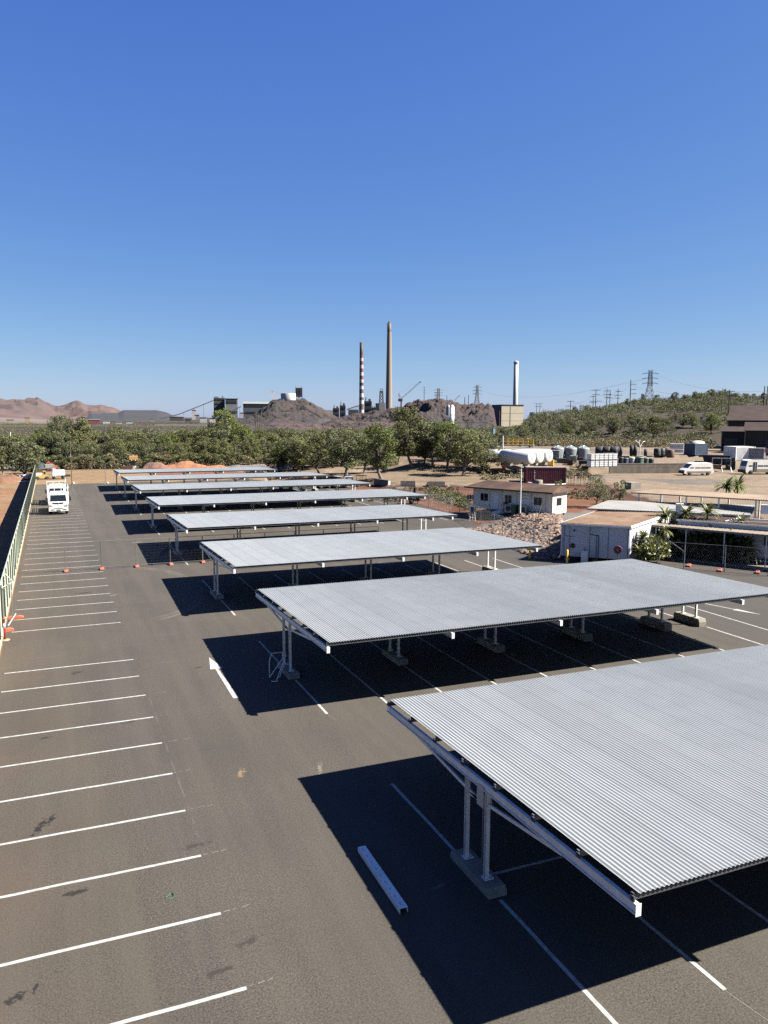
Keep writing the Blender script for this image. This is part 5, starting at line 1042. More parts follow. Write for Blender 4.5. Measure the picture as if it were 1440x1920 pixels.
fill('tree in the pale scrub left of the green fence', 'trees left of the green fence', (-50, 60), 0, (165, 185), [(0, 835), (60, 840)], 6, PR)
fill('gum tree in the dense stand behind the big gums at the dirt road', 'trees behind the dirt road', (655, 905), 0, (205, 240), [(650, 800), (760, 797), (905, 806)], 26, PR, sq=(1.0, 1.3))
fill('low tree filling the foot of the stand behind the dirt road', 'low trees behind the dirt road', (650, 900), 0, (178, 198), [(650, 822), (760, 820), (900, 828)], 34, PR, sq=(1.3, 1.8))
fill('low shrub at the foot of the stand behind the dirt road', 'shrubs behind the dirt road', (655, 900), 0, (172, 180), [(650, 846), (900, 848)], 30, SH, 3.2, 5, (1, 1.5), 'shrub')
fill('gum tree in the thicket at the right ends of the far carports', 'trees at the right ends of the far carports', (520, 705), 0, (152, 172), [(520, 826), (560, 816), (600, 806), (705, 802)], 17, PR, sq=(1.2, 1.6))
fill('gum tree in the thicket between the dirt road bend and the white tanks', 'trees beside the dirt road bend', (835, 925), 0, (150, 176), [(835, 800), (880, 806), (925, 826)], 9, PR, sq=(1.2, 1.6))
fill('gum tree standing behind the tallest gum', 'trees around the tallest gum', (730, 850), 0, (172, 186), [(730, 800), (775, 775), (850, 792)], 10, PR, sq=(1.1, 1.4))
# trees one can tell apart
def hero(px_, py_, top_y, P, hs, wk, label, name='gum_tree', lean=0):
    q = atg(px_, py_); d = math.hypot(q[0], q[1]); z1 = far(px_, top_y, d)[2]; s = (z1-q[2])/hs
    return plant((q[0], q[1], q[2]-.05), P, (s*wk, s*wk, s), random.uniform(0, 6.28), name, label, 'tree')
hero(44, 899, 815, PR[0], 9, 1.35, 'round gum tree standing alone at the left beyond the green fence')
def hero_d(px_, d, top_y, P, hs, wk, label, name='gum_tree'):
    v = far(px_, 785, d); z = float(gz(v[0], v[1])); s = (far(px_, top_y, d)[2]-z)/hs
    return plant((v[0], v[1], z-.05), P, (s*wk, s*wk, s), random.uniform(0, 6.28), name, label, 'tree')
hero_d(112, 205, 771, TALL[2], 13, .95, 'tall gum tree rising above the belt at the left, its top against the hills')
hero_d(150, 200, 785, PR[3], 9, 1.1, 'gum tree just right of the tall one that rises above the belt at the left')
hero_d(425, 200, 760, TALL[1], 13, .85, 'tall gum tree in front of the grey processing building')
hero_d(455, 195, 790, PR[4], 9, 1.0, 'gum tree just right of the tall one before the grey processing building')
hero(648, 893, 800, TALL[2], 13, 1.5, 'dark trunked tree at the right ends of the far carports'); hero(600, 889, 812, PR[1], 9, 1.1, 'dense tree behind the right end of the farthest carport'); hero(560, 886, 815, PR[5], 9, 1.15, 'leafy green tree behind the farthest carport')
hero(682, 888, 806, PR[2], 9, 1.1, 'tree with open crown between the dark trunked tree and the white trunked gum')
hero(716, 899, 788, TALL[1], 13, 1.2, 'white trunked bright green gum beside the leftmost concrete barrier')
hero(775, 878, 757, TALL[0], 13, 1.05, 'tallest gum tree, right of the white trunked bright green gum'); hero(812, 874, 782, TALL[2], 13, 1.25, 'gum tree between the tallest gum and the bright green one'); hero(838, 876, 783, TALL[1], 13, 1.15, 'bright green gum tree left of the silo')
hero(868, 893, 800, TALL[0], 13, 1.5, 'spreading olive gum tree over the dirt road bend, nearest the road'); hero(905, 884, 812, PR[2], 9, 1.6, 'olive gum tree beside the half hidden white tank'); hero(745, 872, 800, PR[6], 9, 1.1, 'dense dark gum tree behind the white trunked one'); hero(795, 870, 800, PR[0], 9, 1.1, 'dense gum tree filling the gap behind the tallest gum')
hero(915, 882, 852, SH[1], 3.2, 1.2, 'yellowish bush at the foot of the stairs to the tanks', 'bush')
hero(1046, 928, 899, SH[0] if 0 else tree_proto(5, 5, 55, 8, 1900, .12, gumleaf[2], darkbark, .5, .1), 5, .75, 'small bright tree overhanging the right end of the cream hut', 'small_tree')
hero(1118, 952, 893, tree_proto(6, 7, 56, 12, 2600, .12, gumleaf[1], darkbark, .3, .2), 6, .95, 'crooked spreading tree on the red bank behind the white office', 'small_tree'); hero(1160, 946, 897, tree_proto(6, 5, 57, 10, 2000, .12, gumleaf[0], darkbark, .2, .2), 6, .9, 'olive tree touching the left end of the shade roof', 'small_tree')
# bare sapling before the rock bank
q = at(1001, 1030); t = thing('bare_sapling', 'leafless leaning sapling in front of the rock bank', 'sapling', q)
m = MB(); m.path([(0, 0, 0), (.1, .1, 1.4), (.5, .3, 2.6), (1.2, .8, 3.8)], .035, 6).path([(.1, .1, 1.4), (.1, .0, 2.6), (.25, .1, 3.3)], .02, 5).path([(.5, .3, 2.6), (.9, .2, 3.3), (1.6, .3, 4.2)], .018, 5).path([(1.2, .8, 3.8), (1.5, 1.2, 4.6)], .015, 5); m.build('trunk', darkbark, t)
t = thing('dead_tree', 'bare white dead tree standing among the black coils', 'dead tree', atg(1199, 857)); MB().path([(0, 0, 0), (0, 0, 2.2), (-.3, 0, 3.0), (-.2, 0, 3.6)], .09, 6).path([(0, 0, 2.0), (.8, 0, 3.2), (1.4, 0, 3.3)], .07, 5).path([(-.2, 0, 2.8), (-1.4, 0, 3.6)], .06, 5).build('trunk', white, t)
# palms by the walkway
def palm(q, h, n, Lf, seed, label, lean=(0, 0), mat=palmleaf, skirt=0):
    g = random.Random(seed); t = thing('palm', label, 'palm', q, 0, None)
    if h > .3: MB().path([(0, 0, 0), (lean[0]*.5, lean[1]*.5, h*.5), (lean[0], lean[1], h)], .07, 8).build('trunk', bark, t)
    V, Fq = [], []
    for i in range(n):
        a = g.uniform(0, 6.28); el_ = g.uniform(-.9, 1.3) if skirt else g.uniform(-.1, 1.3); L_ = Lf*g.uniform(.7, 1.1); w_ = L_*.075; pr = None; p = np.array([lean[0], lean[1], h]); d = np.array([math.cos(a)*math.cos(el_), math.sin(a)*math.cos(el_), math.sin(el_)]); sd = np.array([-math.sin(a), math.cos(a), 0])
        for k in range(6):
            ww = w_*(1-k/5)**.6*(1 if k else .4); V += [p-sd*ww, p+sd*ww]
            if k: b = len(V)-4; Fq.append((b, b+1, b+3, b+2))
            p = p+d*L_/5; d = d+np.array([0, 0, -.32]); d /= np.linalg.norm(d)
    npmesh('fronds', np.array(V), np.array(Fq), mat, t)
def wq(px_, py_): return at(px_, py_, 0)
palm(wq(1205, 1057), 2.0, 200, .95, 1, 'yellow green bushy palm against the end of the white office', (0, 0), palmleaf, 1); palm(wq(1201, 1062), .9, 60, 1.1, 2, 'low green palm below the bushy palm at the white office', (0, 0), palmleaf, 1)
palm(wq(1243, 1050), 2.3, 60, .8, 3, 'slender palm with a pale bare stem', (.1, 0), palmleaf, 1)
palm(w2(3.2, 2.6, 0), 3.2, 70, 1.5, 4, 'palm whose fronds rise above the walkway awning near the white office', (0, .2)); palm(w2(4.6, 3.0, 0), 3.5, 60, 1.3, 5, 'palm above the awning in the middle of the planting', (0, 0)); palm(w2(1.4, 2.6, 0), 3.0, 60, 1.5, 14, 'palm above the awning close to the brown roof of the office', (0, 0)); palm(w2(7.2, 2.9, 0), 3.0, 50, 1.1, 15, 'small palm showing above the awning by the grey wall', (0, 0))
palm(w2(6.6, 1.6, 0), 1.5, 90, 1.7, 6, 'broad arching palm under the walkway awning', (0, 0), palmleaf, 1); palm(w2(8.0, 1.5, 0), 1.2, 90, 1.6, 7, 'large yellow green palm under the awning beside the office wall', (0, 0), palmleaf, 1); palm(w2(4.3, 1.9, 0), 1.3, 80, 1.5, 8, 'dark green palm in the shade of the awning', (0, 0), gumleaf[2], 1); palm(w2(5.4, 2.2, 0), 2.1, 80, 1.3, 9, 'dense shaded palm at the middle of the planting', (0, 0), gumleaf[2], 1)
for i, (px_, py_, lab) in enumerate(((1361, 929, 'left palm of the pair behind the shade roof'), (1383, 928, 'right palm of the pair behind the shade roof'))):
    q = atg(px_, py_); palm((q[0], q[1], q[2]), 1.1, 70, 2.2, 10+i, lab, (0, 0), gumleaf[2])
GX_, GY_ = [], []
for i in range(46):
    p = w2(rng.uniform(1.4, 6.9), rng.uniform(1.5, 3.2), 0); GX_.append(p[0]); GY_.append(p[1])
# ---------------------------------------------------------------- scrub: uncountable, one object each
def scrub(name, label, X, Y, size, per, mat, h=(.4, 1.0), zf=None):
    g = np.random.default_rng(len(X)); z = gz(X, Y) if zf is None else zf(X, Y); Vs = []; n = len(X)
    S = size*g.uniform(.5, 1.4, n); C_ = np.stack([X, Y, z+S*.45], -1).repeat(per, 0); S_ = S.repeat(per)
    d = g.normal(size=(n*per, 3)); d /= np.linalg.norm(d, axis=1)[:, None]; lump = 1+.35*np.sin(d[:, 0]*5+C_[:, 0])*np.cos(d[:, 1]*4+C_[:, 1])
    P = C_+d*(S_*lump*g.uniform(.55, 1, n*per)**.5)[:, None]*np.array([.85, .85, .6]); P[:, 2] = np.maximum(P[:, 2], C_[:, 2]-S_*.45)
    k = n*per; a = g.normal(size=(k, 3)); a /= np.linalg.norm(a, axis=1)[:, None]; b = np.cross(a, g.normal(size=(k, 3))); b /= np.linalg.norm(b, axis=1)[:, None]; s = (.06*S_+.10)[:, None]*g.uniform(.6, 1.3, (k, 1)); a = a*s; b = b*s*.6
    return tag(npmesh(name, np.stack([P-a, P+b, P+a, P-b], 1).reshape(-1, 3), np.arange(4*k).reshape(k, 4), mat), label, kind='stuff')
def region(n, pxr, dr, dens=None, pw=.5):
    px_ = rng.uniform(*pxr, n); d = (dr[0]**2+(dr[1]**2-dr[0]**2)*rng.uniform(0, 1, n))**.5; A_ = np.arctan2(fw[0]+rt[0]*(px_-720)/F, fw[1]+rt[1]*(px_-720)/F); X, Y = d*np.sin(A_), d*np.cos(A_)
    if dens is not None: k = vnoise(X, Y, dens, 9)+rng.uniform(-.25, .25, n) > .42; X, Y = X[k], Y[k]
    return X, Y
X, Y = region(1050, (840, 1560), (272, 445), 26); k = ~((azpx(X, Y) > 1330) & (np.hypot(X, Y) < 300)); scrub('hillside_scrub', 'grey green scrub covering the hill at the right', X[k], Y[k], 2.1, 170, gumleaf[1])
X, Y = region(800, (840, 1560), (268, 440), 17); k = ~((azpx(X, Y) > 1330) & (np.hypot(X, Y) < 300)); scrub('hillside_bushes', 'olive bushes scattered over the hill at the right', X[k], Y[k], 1.9, 160, gumleaf[0])
X, Y = region(700, (900, 1330), (240, 275)); scrub('dry_scrub', 'dry yellowish scrub along the foot of the hill', X, Y, 1.5, 80, gumleaf[3])
X, Y = region(420, (60, 640), (176, 184)); scrub('dry_undergrowth', 'dry brownish undergrowth along the front of the tree belt', X, Y, 1.1, 70, gumleaf[3])
X, Y = region(2600, (-60, 900), (255, 520), 30); scrub('distant_bush', 'low distant bush behind the tree belt', X, Y, 2.2, 50, gumleaf[1])
X, Y = region(3600, (-60, 620), (420, 1250), 120); scrub('plain_scrub', 'dots of scrub over the plain behind the tree belt', X, Y, 3.2, 26, gumleaf[1])
px_ = rng.uniform(800, 885, 260); py_ = 917+(px_-800)*.27+rng.uniform(-7, 9, 260); Q = np.array([at(a, b, .8)[:2] for a, b in zip(px_, py_)]); scrub('green_weeds', 'green weeds and grass below the dirt road', Q[:, 0], Q[:, 1], .2, 26, gumleaf[0])
px_ = rng.uniform(690, 1170, 420); py_ = 913+rng.uniform(-3, 14, 420)+np.clip((px_-1040)*.12, 0, 20); Q = np.array([at(a, b, 1.0)[:2] for a, b in zip(px_, py_)]); k = (px_ < 865) | (px_ > 1040); scrub('bank_weeds', 'sparse dry weeds on the dirt bank', Q[k, 0], Q[k, 1], .28, 30, gumleaf[3])
px_ = rng.uniform(900, 1110, 160); py_ = rng.uniform(884, 900, 160); Q = np.array([atg(a, b)[:2] for a, b in zip(px_, py_)]); scrub('yard_weeds', 'dry weeds between the tanks and the maroon container', Q[:, 0], Q[:, 1], .5, 50, gumleaf[3])
# ridge line trees on the hill, each its own
RT = [(860, 808), (900, 800), (960, 792), (1030, 775), (1100, 768), (1150, 764), (1200, 752), (1260, 746), (1310, 737), (1350, 735), (1400, 742), (1440, 742), (1500, 745)]
fill('small tree standing along the skyline of the hill', 'skyline trees on the hill', (985, 1500), 0, (405, 430), [(a, b-5) for a, b in RT], 34, PR, jitter=9, sq=(.9, 1.6), name='ridge_tree')
fill('slightly taller tree breaking the skyline of the hill', 'taller skyline trees', (1050, 1470), 0, (395, 425), [(a, b-11) for a, b in RT], 13, PR, jitter=14, sq=(.8, 1.2), name='ridge_tree')
fill('small tree on the slope of the hill at the right', 'trees on the hill slope', (930, 1340), 0, (280, 390), [(900, 808), (1000, 797), (1100, 788), (1200, 776), (1340, 772)], 70, PR, jitter=8, sq=(1.1, 1.5), name='slope_tree')
fill('low tree in the hollow right of the tall gums', 'trees in the hollow', (890, 1010), 0, (215, 290), [(890, 808), (940, 812), (1010, 822)], 16, PR, jitter=5, name='hollow_tree')

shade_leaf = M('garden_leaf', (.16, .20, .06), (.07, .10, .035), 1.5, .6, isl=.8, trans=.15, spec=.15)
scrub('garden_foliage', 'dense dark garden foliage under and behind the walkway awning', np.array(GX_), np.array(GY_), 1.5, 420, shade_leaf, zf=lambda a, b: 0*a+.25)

g1, g2 = [], []
for i in range(22):
    f = rng.uniform(.02, .8); o = rng.uniform(.5, 1.5); a = lerp(FR[:2], BR[:2], f); g1.append(a[0]+.64*o); g2.append(a[1]-.77*o)
scrub('palm_hedge', 'yellow green palm shrubs crowding the end wall of the white office', np.array(g1), np.array(g2), .85, 260, palmleaf, zf=lambda a, b: .3+1.3*vnoise(a, b, .7))
# ---------------------------------------------------------------- distant hills and spoil heaps
def hor(px_): return 780.5+px_*.00486
def ridge(name, label, prof, d0, dc, d1, mat, amp=.08, ns=60, kind='structure', step=1.0, pw=1.0, rows=90, gul=.0):
    pxs = np.arange(prof[0][0], prof[-1][0]+.1, step); cy = np.interp(pxs, [a for a, b in prof], [b for a, b in prof]); zc = H-(cy-hor(pxs))*dc/F
    A_ = np.arctan2(fw[0]+rt[0]*(pxs-720)/F, fw[1]+rt[1]*(pxs-720)/F); ds = np.concatenate([np.linspace(d0, dc, rows), np.linspace(dc, d1, rows//2)[1:]])
    Ag, Dg = np.meshgrid(A_, ds, indexing='ij'); X, Y = Dg*np.sin(Ag), Dg*np.cos(Ag)
    t = np.where(Dg < dc, (Dg-d0)/(dc-d0), (d1-Dg)/(d1-dc)); t = np.clip(t, 0, 1)**pw
    n = fbm(X, Y, ns, 7, 5); rdg = 1-np.abs(fbm(X*1.0, Y*1.0, ns*.6, 13, 4))*2
    fine = fbm(X, Y, ns*.16, 23, 4)+.6*np.abs(fbm(X, Y, ns*.3, 29, 3))
    Z_ = zc[:, None]*t*(1+amp*.45*fine+amp*n*4*(1-t)*t+gul*(rdg-.5)*(1-t)*t*3)+zc.max()*amp*.35*n*(t > .02); Z_ = np.where(t <= 0, -2, Z_)
    V = np.stack([X, Y, Z_], -1).reshape(-1, 3); a, b = X.shape; I_ = np.arange(a-1)[:, None]*b; J_ = np.arange(b-1)[None]
    Fq_ = np.stack([I_+J_, I_+J_+1, I_+b+J_+1, I_+b+J_], -1).reshape(-1, 4); o = npmesh(name, V, Fq_, mat, None, True); tag(o, label, kind=kind)
    def zf(px_, d): 
        z = H-(np.interp(px_, [p for p, q in prof], [q for p, q in prof])-hor(px_))*dc/F; tt = np.clip((d-d0)/(dc-d0) if d < dc else (d1-d)/(d1-dc), 0, 1)**pw; return z*tt
    return zf
farh = M('far_hill_rock', (.19, .105, .085), (.10, .065, .06), .006, .95, detail=9, c3=(.13, .10, .09), s3=.004, amt3=.6)
slag = M('slag', (.036, .040, .046), (.027, .030, .036), .01, .95, detail=8)
coneh = M('spoil_rock', (.038, .022, .017), (.015, .011, .010), .03, .95, detail=9, c3=(.13, .07, .048), s3=.012, amt3=.4, bump=1, bscale=.15)
redh = M('red_spoil_rock', (.078, .027, .018), (.030, .0145, .011), .06, .95, detail=9, c3=(.03, .023, .022), s3=.03, amt3=.8, bump=1, bscale=.2)
ridge('far_hills', 'far brown and pink hills at the left under the haze', [(-260, 770), (-120, 758), (-60, 752), (0, 753), (20, 757), (50, 757), (80, 756), (96, 763), (112, 767), (120, 767), (145, 761), (160, 764), (172, 768), (195, 766), (212, 770), (240, 777), (300, 780), (345, 785)], 2400, 3600, 4600, farh, .45, 300, gul=1.8)
ridge('foothills', 'low dusty foothills in front of the far hills at the left', [(-200, 784), (-60, 783), (0, 781), (40, 784), (60, 785), (100, 787), (150, 789), (210, 792)], 1300, 1700, 2200, M('foothill_soil', (.28, .2, .16), (.17, .13, .11), .02, .95, detail=9), .3, 150)
ridge('slag_heap', 'flat topped dark slag heap at the left', [(160, 790), (168, 783), (180, 777), (205, 775), (228, 775), (238, 770), (300, 770), (318, 774), (330, 780), (342, 787)], 1950, 2200, 2600, slag, .06, 200, pw=.85)
zcone = ridge('spoil_heap', 'conical dark spoil heap carrying the white tank', [(425, 800), (455, 788), (478, 778), (500, 764), (514, 752), (528, 750), (572, 750), (585, 756), (600, 765), (618, 776), (640, 786), (660, 796)], 700, 980, 1250, coneh, .22, 45, gul=.7, pw=.8)
zred = ridge('red_spoil_heap', 'long reddish brown spoil ridge below the chimneys', [(590, 806), (612, 796), (625, 787), (640, 785), (665, 779), (690, 777), (715, 773), (735, 768), (752, 767), (762, 758), (790, 753), (812, 751), (830, 753), (850, 760), (870, 764), (912, 764), (922, 774), (928, 802)], 420, 640, 900, redh, .3, 30, gul=.9, pw=.75)
ridge('lower_spoil_heap', 'lower purple brown spoil bank behind the tree belt', [(410, 806), (440, 795), (470, 800), (520, 795), (560, 797), (600, 795), (640, 792), (700, 795), (760, 797), (830, 800), (900, 802)], 330, 480, 600, M('purple_spoil', (.09, .045, .034), (.05, .03, .025), .08, .95, detail=9, bump=1, bscale=.3), .5, 40, gul=1)
# the plant ------------------------------------------------------------------
def FX(px_, py_, d): return np.array(far(px_, py_, d))
def sc_(d): return d/F                    # metres per photo pixel at a distance
def facing(px_): v = ray(px_, 785); return -math.atan2(v[0], v[1])
def stack(name, label, px_, d, ytop, ybase, rb, rtp, bands, cat='chimney'):
    z0 = FX(px_, ybase, d); z1 = FX(px_, ytop, d)[2]; t = thing(name, label, cat, tuple(z0)); hgt = z1-z0[2]; prev = 0
    for i, (f1, mt, nm) in enumerate(bands):
        a0, a1 = prev*hgt, f1*hgt; r0 = rb+(rtp-rb)*prev; r1 = rb+(rtp-rb)*f1
        MB().lathe([(r0, a0), (r1, a1), (r1*.8, a1)] if i == len(bands)-1 else [(r0, a0), (r1, a1)], (0, 0, 0), 28).build(nm, mt, t); prev = f1
    return t, hgt
stw = M('chimney_white', (.78, .78, .76), (.66, .66, .64), .1, .7); strd = M('chimney_red', (.34, .055, .05), (.28, .05, .045), .1, .7); stbk = M('chimney_black', (.055, .05, .05), (.04, .04, .04), .1, .7); stbr = M('chimney_brown', (.16, .11, .09), (.12, .085, .07), .1, .7)
ys = [789, 776, 768, 757, 750, 744.5, 737, 729.5, 723, 717, 711, 704, 697.5, 690.5, 684, 677, 671, 664, 642]
mats = [stbr, stw, stbr, stw, stbr, stw, stbr, stw, stbk, stw, strd, stw, strd, stw, strd, stw, strd, stbk]
tot = ys[0]-ys[-1]; bands = [((ys[0]-y)/tot, m_, {id(stw): 'white_band', id(strd): 'red_band', id(stbk): 'black_band', id(stbr): 'brown_band'}[id(m_)]) for y, m_ in zip(ys[1:], mats)]
stack('striped_chimney', 'tall chimney with red, white and dark bands and a black top', 677.5, 1500, 642, 789, 4.6, 3.2, bands)
ct = M('concrete_chimney', (.46, .36, .28), (.40, .31, .24), .02, .85, stretch=(1, 1, .1)); 
t, hg = stack('concrete_chimney', 'tallest chimney, tapering beige concrete with a dark cap', 729, 2150, 606, 775, 9.2, 5.4, [(.905, ct, 'shaft'), (1, stbr, 'dark_cap')]); MB().lathe([(2.6, 0), (2.6, 5), (0, 5)], (0, 0, hg), 12).build('flue_tip', stbk, t)
# white stack and its beige building
d = 860; t = thing('gas_plant_building', 'tall beige and grey block building below the white stack', 'building', tuple(FX(951, 803, d)), facing(951)+R(28)); s = sc_(d)
MB().box(0, 0, 0, 26, 22, 24.0).build('block', M('beige_cladding', (.66, .58, .42), (.60, .52, .38), .05, .8, ka=.42), t)
MB().box(-13.15, 0, .5, .35, 22.2, 24).build('grey_side', M('grey_cladding', (.13, .12, .12), None, .1, .8), t); MB().box(0, 0, 24.1, 26.8, 22.8, .9).build('parapet', darksteel, t)
m = MB()
m.box(-2.5, -11.1, .2, .5, .3, 23.5)
for z in (8, 16): m.box(0, -11.05, z, 25.6, .12, .12)
m.build('cladding_joint', conc, t); MB().box(10, -12.5, -4, 12, 3, .8).box(8, -12.5, -4, .8, .8, 4).build('balcony', darksteel, t)
t, hg = stack('white_stack', 'slim white steel stack with a flared rim behind the beige block', 966, 890, 681, 762, 2.7, 2.5, [(1, stw, 'shaft')]); MB().lathe([(2.5, -1), (2.9, 0), (2.9, 1.2), (2.0, 2.2), (1.0, 2.6), (0, 2.6)], (0, 0, hg), 20).build('rim', stw, t); MB().box(-2.3, -1.2, 0, .5, .5, hg).build('ladder', darksteel, t)
# silo
d = 480; t, hg = stack('silo', 'slender white silo standing among the trees', 847, d, 764, 806, 1.35, 1.35, [(1, white, 'shell')], 'silo')
MB().lathe([(1.35, 0), (.9, 1.1), (.3, 1.6), (0, 1.6)], (0, 0, hg), 16).build('cone_top', white, t); m = MB()
for k in range(5): m.lathe([(1.38, k*2.6+1), (1.38, k*2.6+1.15)], (0, 0, 0), 16)
m.build('hoop', galv, t); t2 = thing('grey_silo', 'grey silo with a stepped top just left of the white silo', 'silo', tuple(FX(840, 800, 500))); MB().lathe([(1.4, 0), (1.4, 12), (.8, 13.5), (0, 13.8)], (0, 0, 0), 16).build('shell', galv, t2); MB().bar((-1, 0, 9), (3, 0, 15), .5, .5).build('elevator', darksteel, t2)
# lattice helpers
def lattice(t, nm, mat, w0_, w1_, h_, n, th, z0=0, depth=None):
    m = MB(); cs = [(-1, -1), (1, -1), (1, 1), (-1, 1)]
    def P(c, k): f = k/n; w_ = (w0_+(w1_-w0_)*f)/2; return (c[0]*w_, c[1]*w_, z0+h_*f)
    for i, c in enumerate(cs):
        m.bar(P(c, 0), P(c, n), th*1.3)
        for k in range(n):
            c2 = cs[(i+1) % 4]; m.bar(P(c, k), P(c2, k+1), th*.8); m.bar(P(c2, k), P(c, k+1), th*.8); m.bar(P(c, k+1), P(c2, k+1), th*.8)
    return m.build(nm, mat, t)
pylm = M('pylon_steel', (.5, .51, .54), (.4, .42, .45), 1, .6)
def pylon(px_, d, ytop, zb, w0_, label, th):
    top = FX(px_, ytop, d); t = thing('pylon', label, 'pylon', (top[0], top[1], zb), facing(px_)+R(15)); h_ = top[2]-zb
    lattice(t, 'lower_tower', pylm, w0_, w0_*.32, h_*.62, 5, th); lattice(t, 'upper_tower', pylm, w0_*.32, w0_*.22, h_*.36, 5, th, h_*.62)
    for f in (.68, .80, .92):
        m = MB(); z = h_*f; L_ = w0_*.62
        for s_ in (-1, 1): m.bar((0, 0, z+.06*h_*.5), (s_*L_, 0, z), th); m.bar((0, 0, z-.01*h_), (s_*L_, 0, z), th); m.bar((s_*L_, 0, z), (s_*L_, 0, z-.03*h_), th)
        m.build('cross_arm', pylm, t)
    m = MB().bar((-w0_*.2, 0, h_), (w0_*.2, 0, h_), th).bar((-w0_*.2, 0, h_*.97), (-w0_*.2, 0, h_), th).bar((w0_*.2, 0, h_*.97), (w0_*.2, 0, h_), th); m.build('top_arm', pylm, t)
pylon(1220, 520, 694, 16, 7.6, 'large lattice power pylon on the hill at the right', .17)
pylon(895, 1250, 722, 20, 11, 'lattice pylon left of the white stack on the skyline', .45); pylon(822.5, 1350, 728, 25, 12, 'lattice pylon above the red spoil ridge, right of the red crane', .5)
# power poles
polem = M('dark_pole', (.10, .08, .07), (.07, .06, .055), 1, .85)
def ppole(px_, ytop, d, label, arms=((.0, 2.6), (1.3, 2.6)), side=0, r=.2, zb=None, cat='power pole'):
    top = FX(px_, ytop, d); zb = float(gz(top[0], top[1])) if zb is None else zb; h_ = top[2]-zb
    t = thing('power_pole', label, cat, (top[0], top[1], zb-.3), facing(px_)+R(random.uniform(-25, 25)), 'power poles'); MB().tube((0, 0, 0), (0, 0, h_+.3), r, r*.7, 8).build('pole', polem, t)
    if arms:
        for a, L_ in arms:
            m = MB(); z = h_-.3-a; m.box(0 if not side else L_/2, 0, z, L_, .16, .18)
            for k in (-.48, -.2, .2, .48) if not side else (.5, .95): m.tube(((k if not side else k)*L_, 0, z+.15), ((k)*L_, 0, z+.5), .08, .06, 6)
            m.build('cross_arm', polem, t)
    return top
ppole(1070, 751, 430, 'double armed power pole standing alone above the trees right of the beige block', ((0, 4), (2.4, 5), (4.5, 3)))
ppole(1117.7, 730, 420, 'tall multi armed power pole, left one of the cluster on the hill crest', ((0, 4.5), (2.2, 3.5), (5.5, 6))); ppole(1112.5, 742, 430, 'shorter pole close left of the tall multi armed pole', ((0, 3), (3, 4)))
ppole(1138.4, 728, 410, 'left pole of the close pair on the hill crest', ((.8, 3.5), (2.6, 4), (4, 3))); ppole(1144.3, 731, 410, 'right pole of the close pair on the hill crest', ((2, 2), (3.5, 3)))
ppole(1159.3, 729, 400, 'power pole with two close arms between the pair and the leaning pole', ((.8, 2.5), (2.6, 4), (4, 2.5))); ppole(1183, 712, 390, 'tall pole with three arms pointing right, left of the large pylon', ((1.6, 2.6), (4, 2.6), (6, 2.6)), 1, .25)
ppole(1087.5, 760, 400, 'plain thin pole between the lone double armed pole and the cluster', None, r=.15); ppole(1006.5, 756, 600, 'left one of two small distant poles right of the beige block', ((0, 4), (2, 3))); ppole(1012.5, 756, 600, 'right one of two small distant poles right of the beige block', ((0, 4), (2, 3)))
ppole(1355.5, 727, 340, 'plain brown pole on the rocky top of the hill', None, r=.14); ppole(1368.5, 731, 330, 'power pole with two arms right of the plain brown pole', ((.2, 3.6), (1.6, 3)), r=.24)
ppole(1434, 724, 300, 'left one of the close pair of tall poles at the right edge', ((2.4, 2),), r=.22); ppole(1439.5, 724, 300, 'right one of the close pair of tall poles at the right edge', None, r=.22)
for px_, yt, d, yb, lab in ((479.5, 771, 330, 811, 'leftmost of four pale posts in front of the spoil heap'), (483.8, 777, 330, 811, 'second of four pale posts in front of the spoil heap'), (487.5, 778, 330, 811, 'third of four pale posts in front of the spoil heap'), (490, 771, 330, 811, 'rightmost of four pale posts in front of the spoil heap'), (507, 779, 340, 809, 'single pole right of the four pale posts'), (457.5, 785, 340, 805, 'single pole left of the four pale posts'), (605.5, 784, 400, 806, 'pole below the long white shed'), (703.5, 771, 330, 802, 'pole in front of the red ridge, right of the striped chimney'), (713.5, 769, 360, 783, 'thin pole in front of the red ridge below the headframe'), (741.5, 761, 320, 790, 'pole left of the pair before the tallest gum'), (746, 761, 320, 800, 'pale pole just left of the tallest gum'), (808.5, 750, 420, 790, 'thin pole on the red ridge, right of the tallest gum'), (282/4.5+1120, 800, 260, 838, 'thin dark pole at the foot of the hill above the coils'), (936.5, 770, 320, 806, 'pale post in front of the grey side of the beige block'), (267, 793, 400, 812, 'pale pole above the belt, left of the tall gum'), (281, 790, 400, 812, 'pale pole above the belt right of its neighbour, left of the tall gum'), (403/4+340, 838, 178, 876, 'thin pole rising beside the far end of the long red heap')):
    top = FX(px_, yt, d); pb = FX(px_, yb, d); t = thing('timber_pole', lab, 'pole', (top[0], top[1], float(min(pb[2], 30)))); MB().tube((0, 0, -1), (0, 0, top[2]-pb[2]), .16, .13, 8).build('shaft', wood, t)
for px_, yt, d, lab, ar in ((795.5, 725, 1100, 'distant pole with arms on the red ridge right of the red crane', ((1, 5), (5, 7), (8, 5))), (817.5, 737, 1250, 'thin distant pole just left of the pylon above the red ridge', None), (838, 741, 1000, 'thin distant pole above the grey silo', None), (871.5, 744, 1000, 'left thin distant pole between the silo and the pylon', None), (878.5, 740, 1000, 'right thin distant pole between the silo and the pylon', None)):
    ppole(px_, yt, d, lab, ar, r=.5, zb=15)
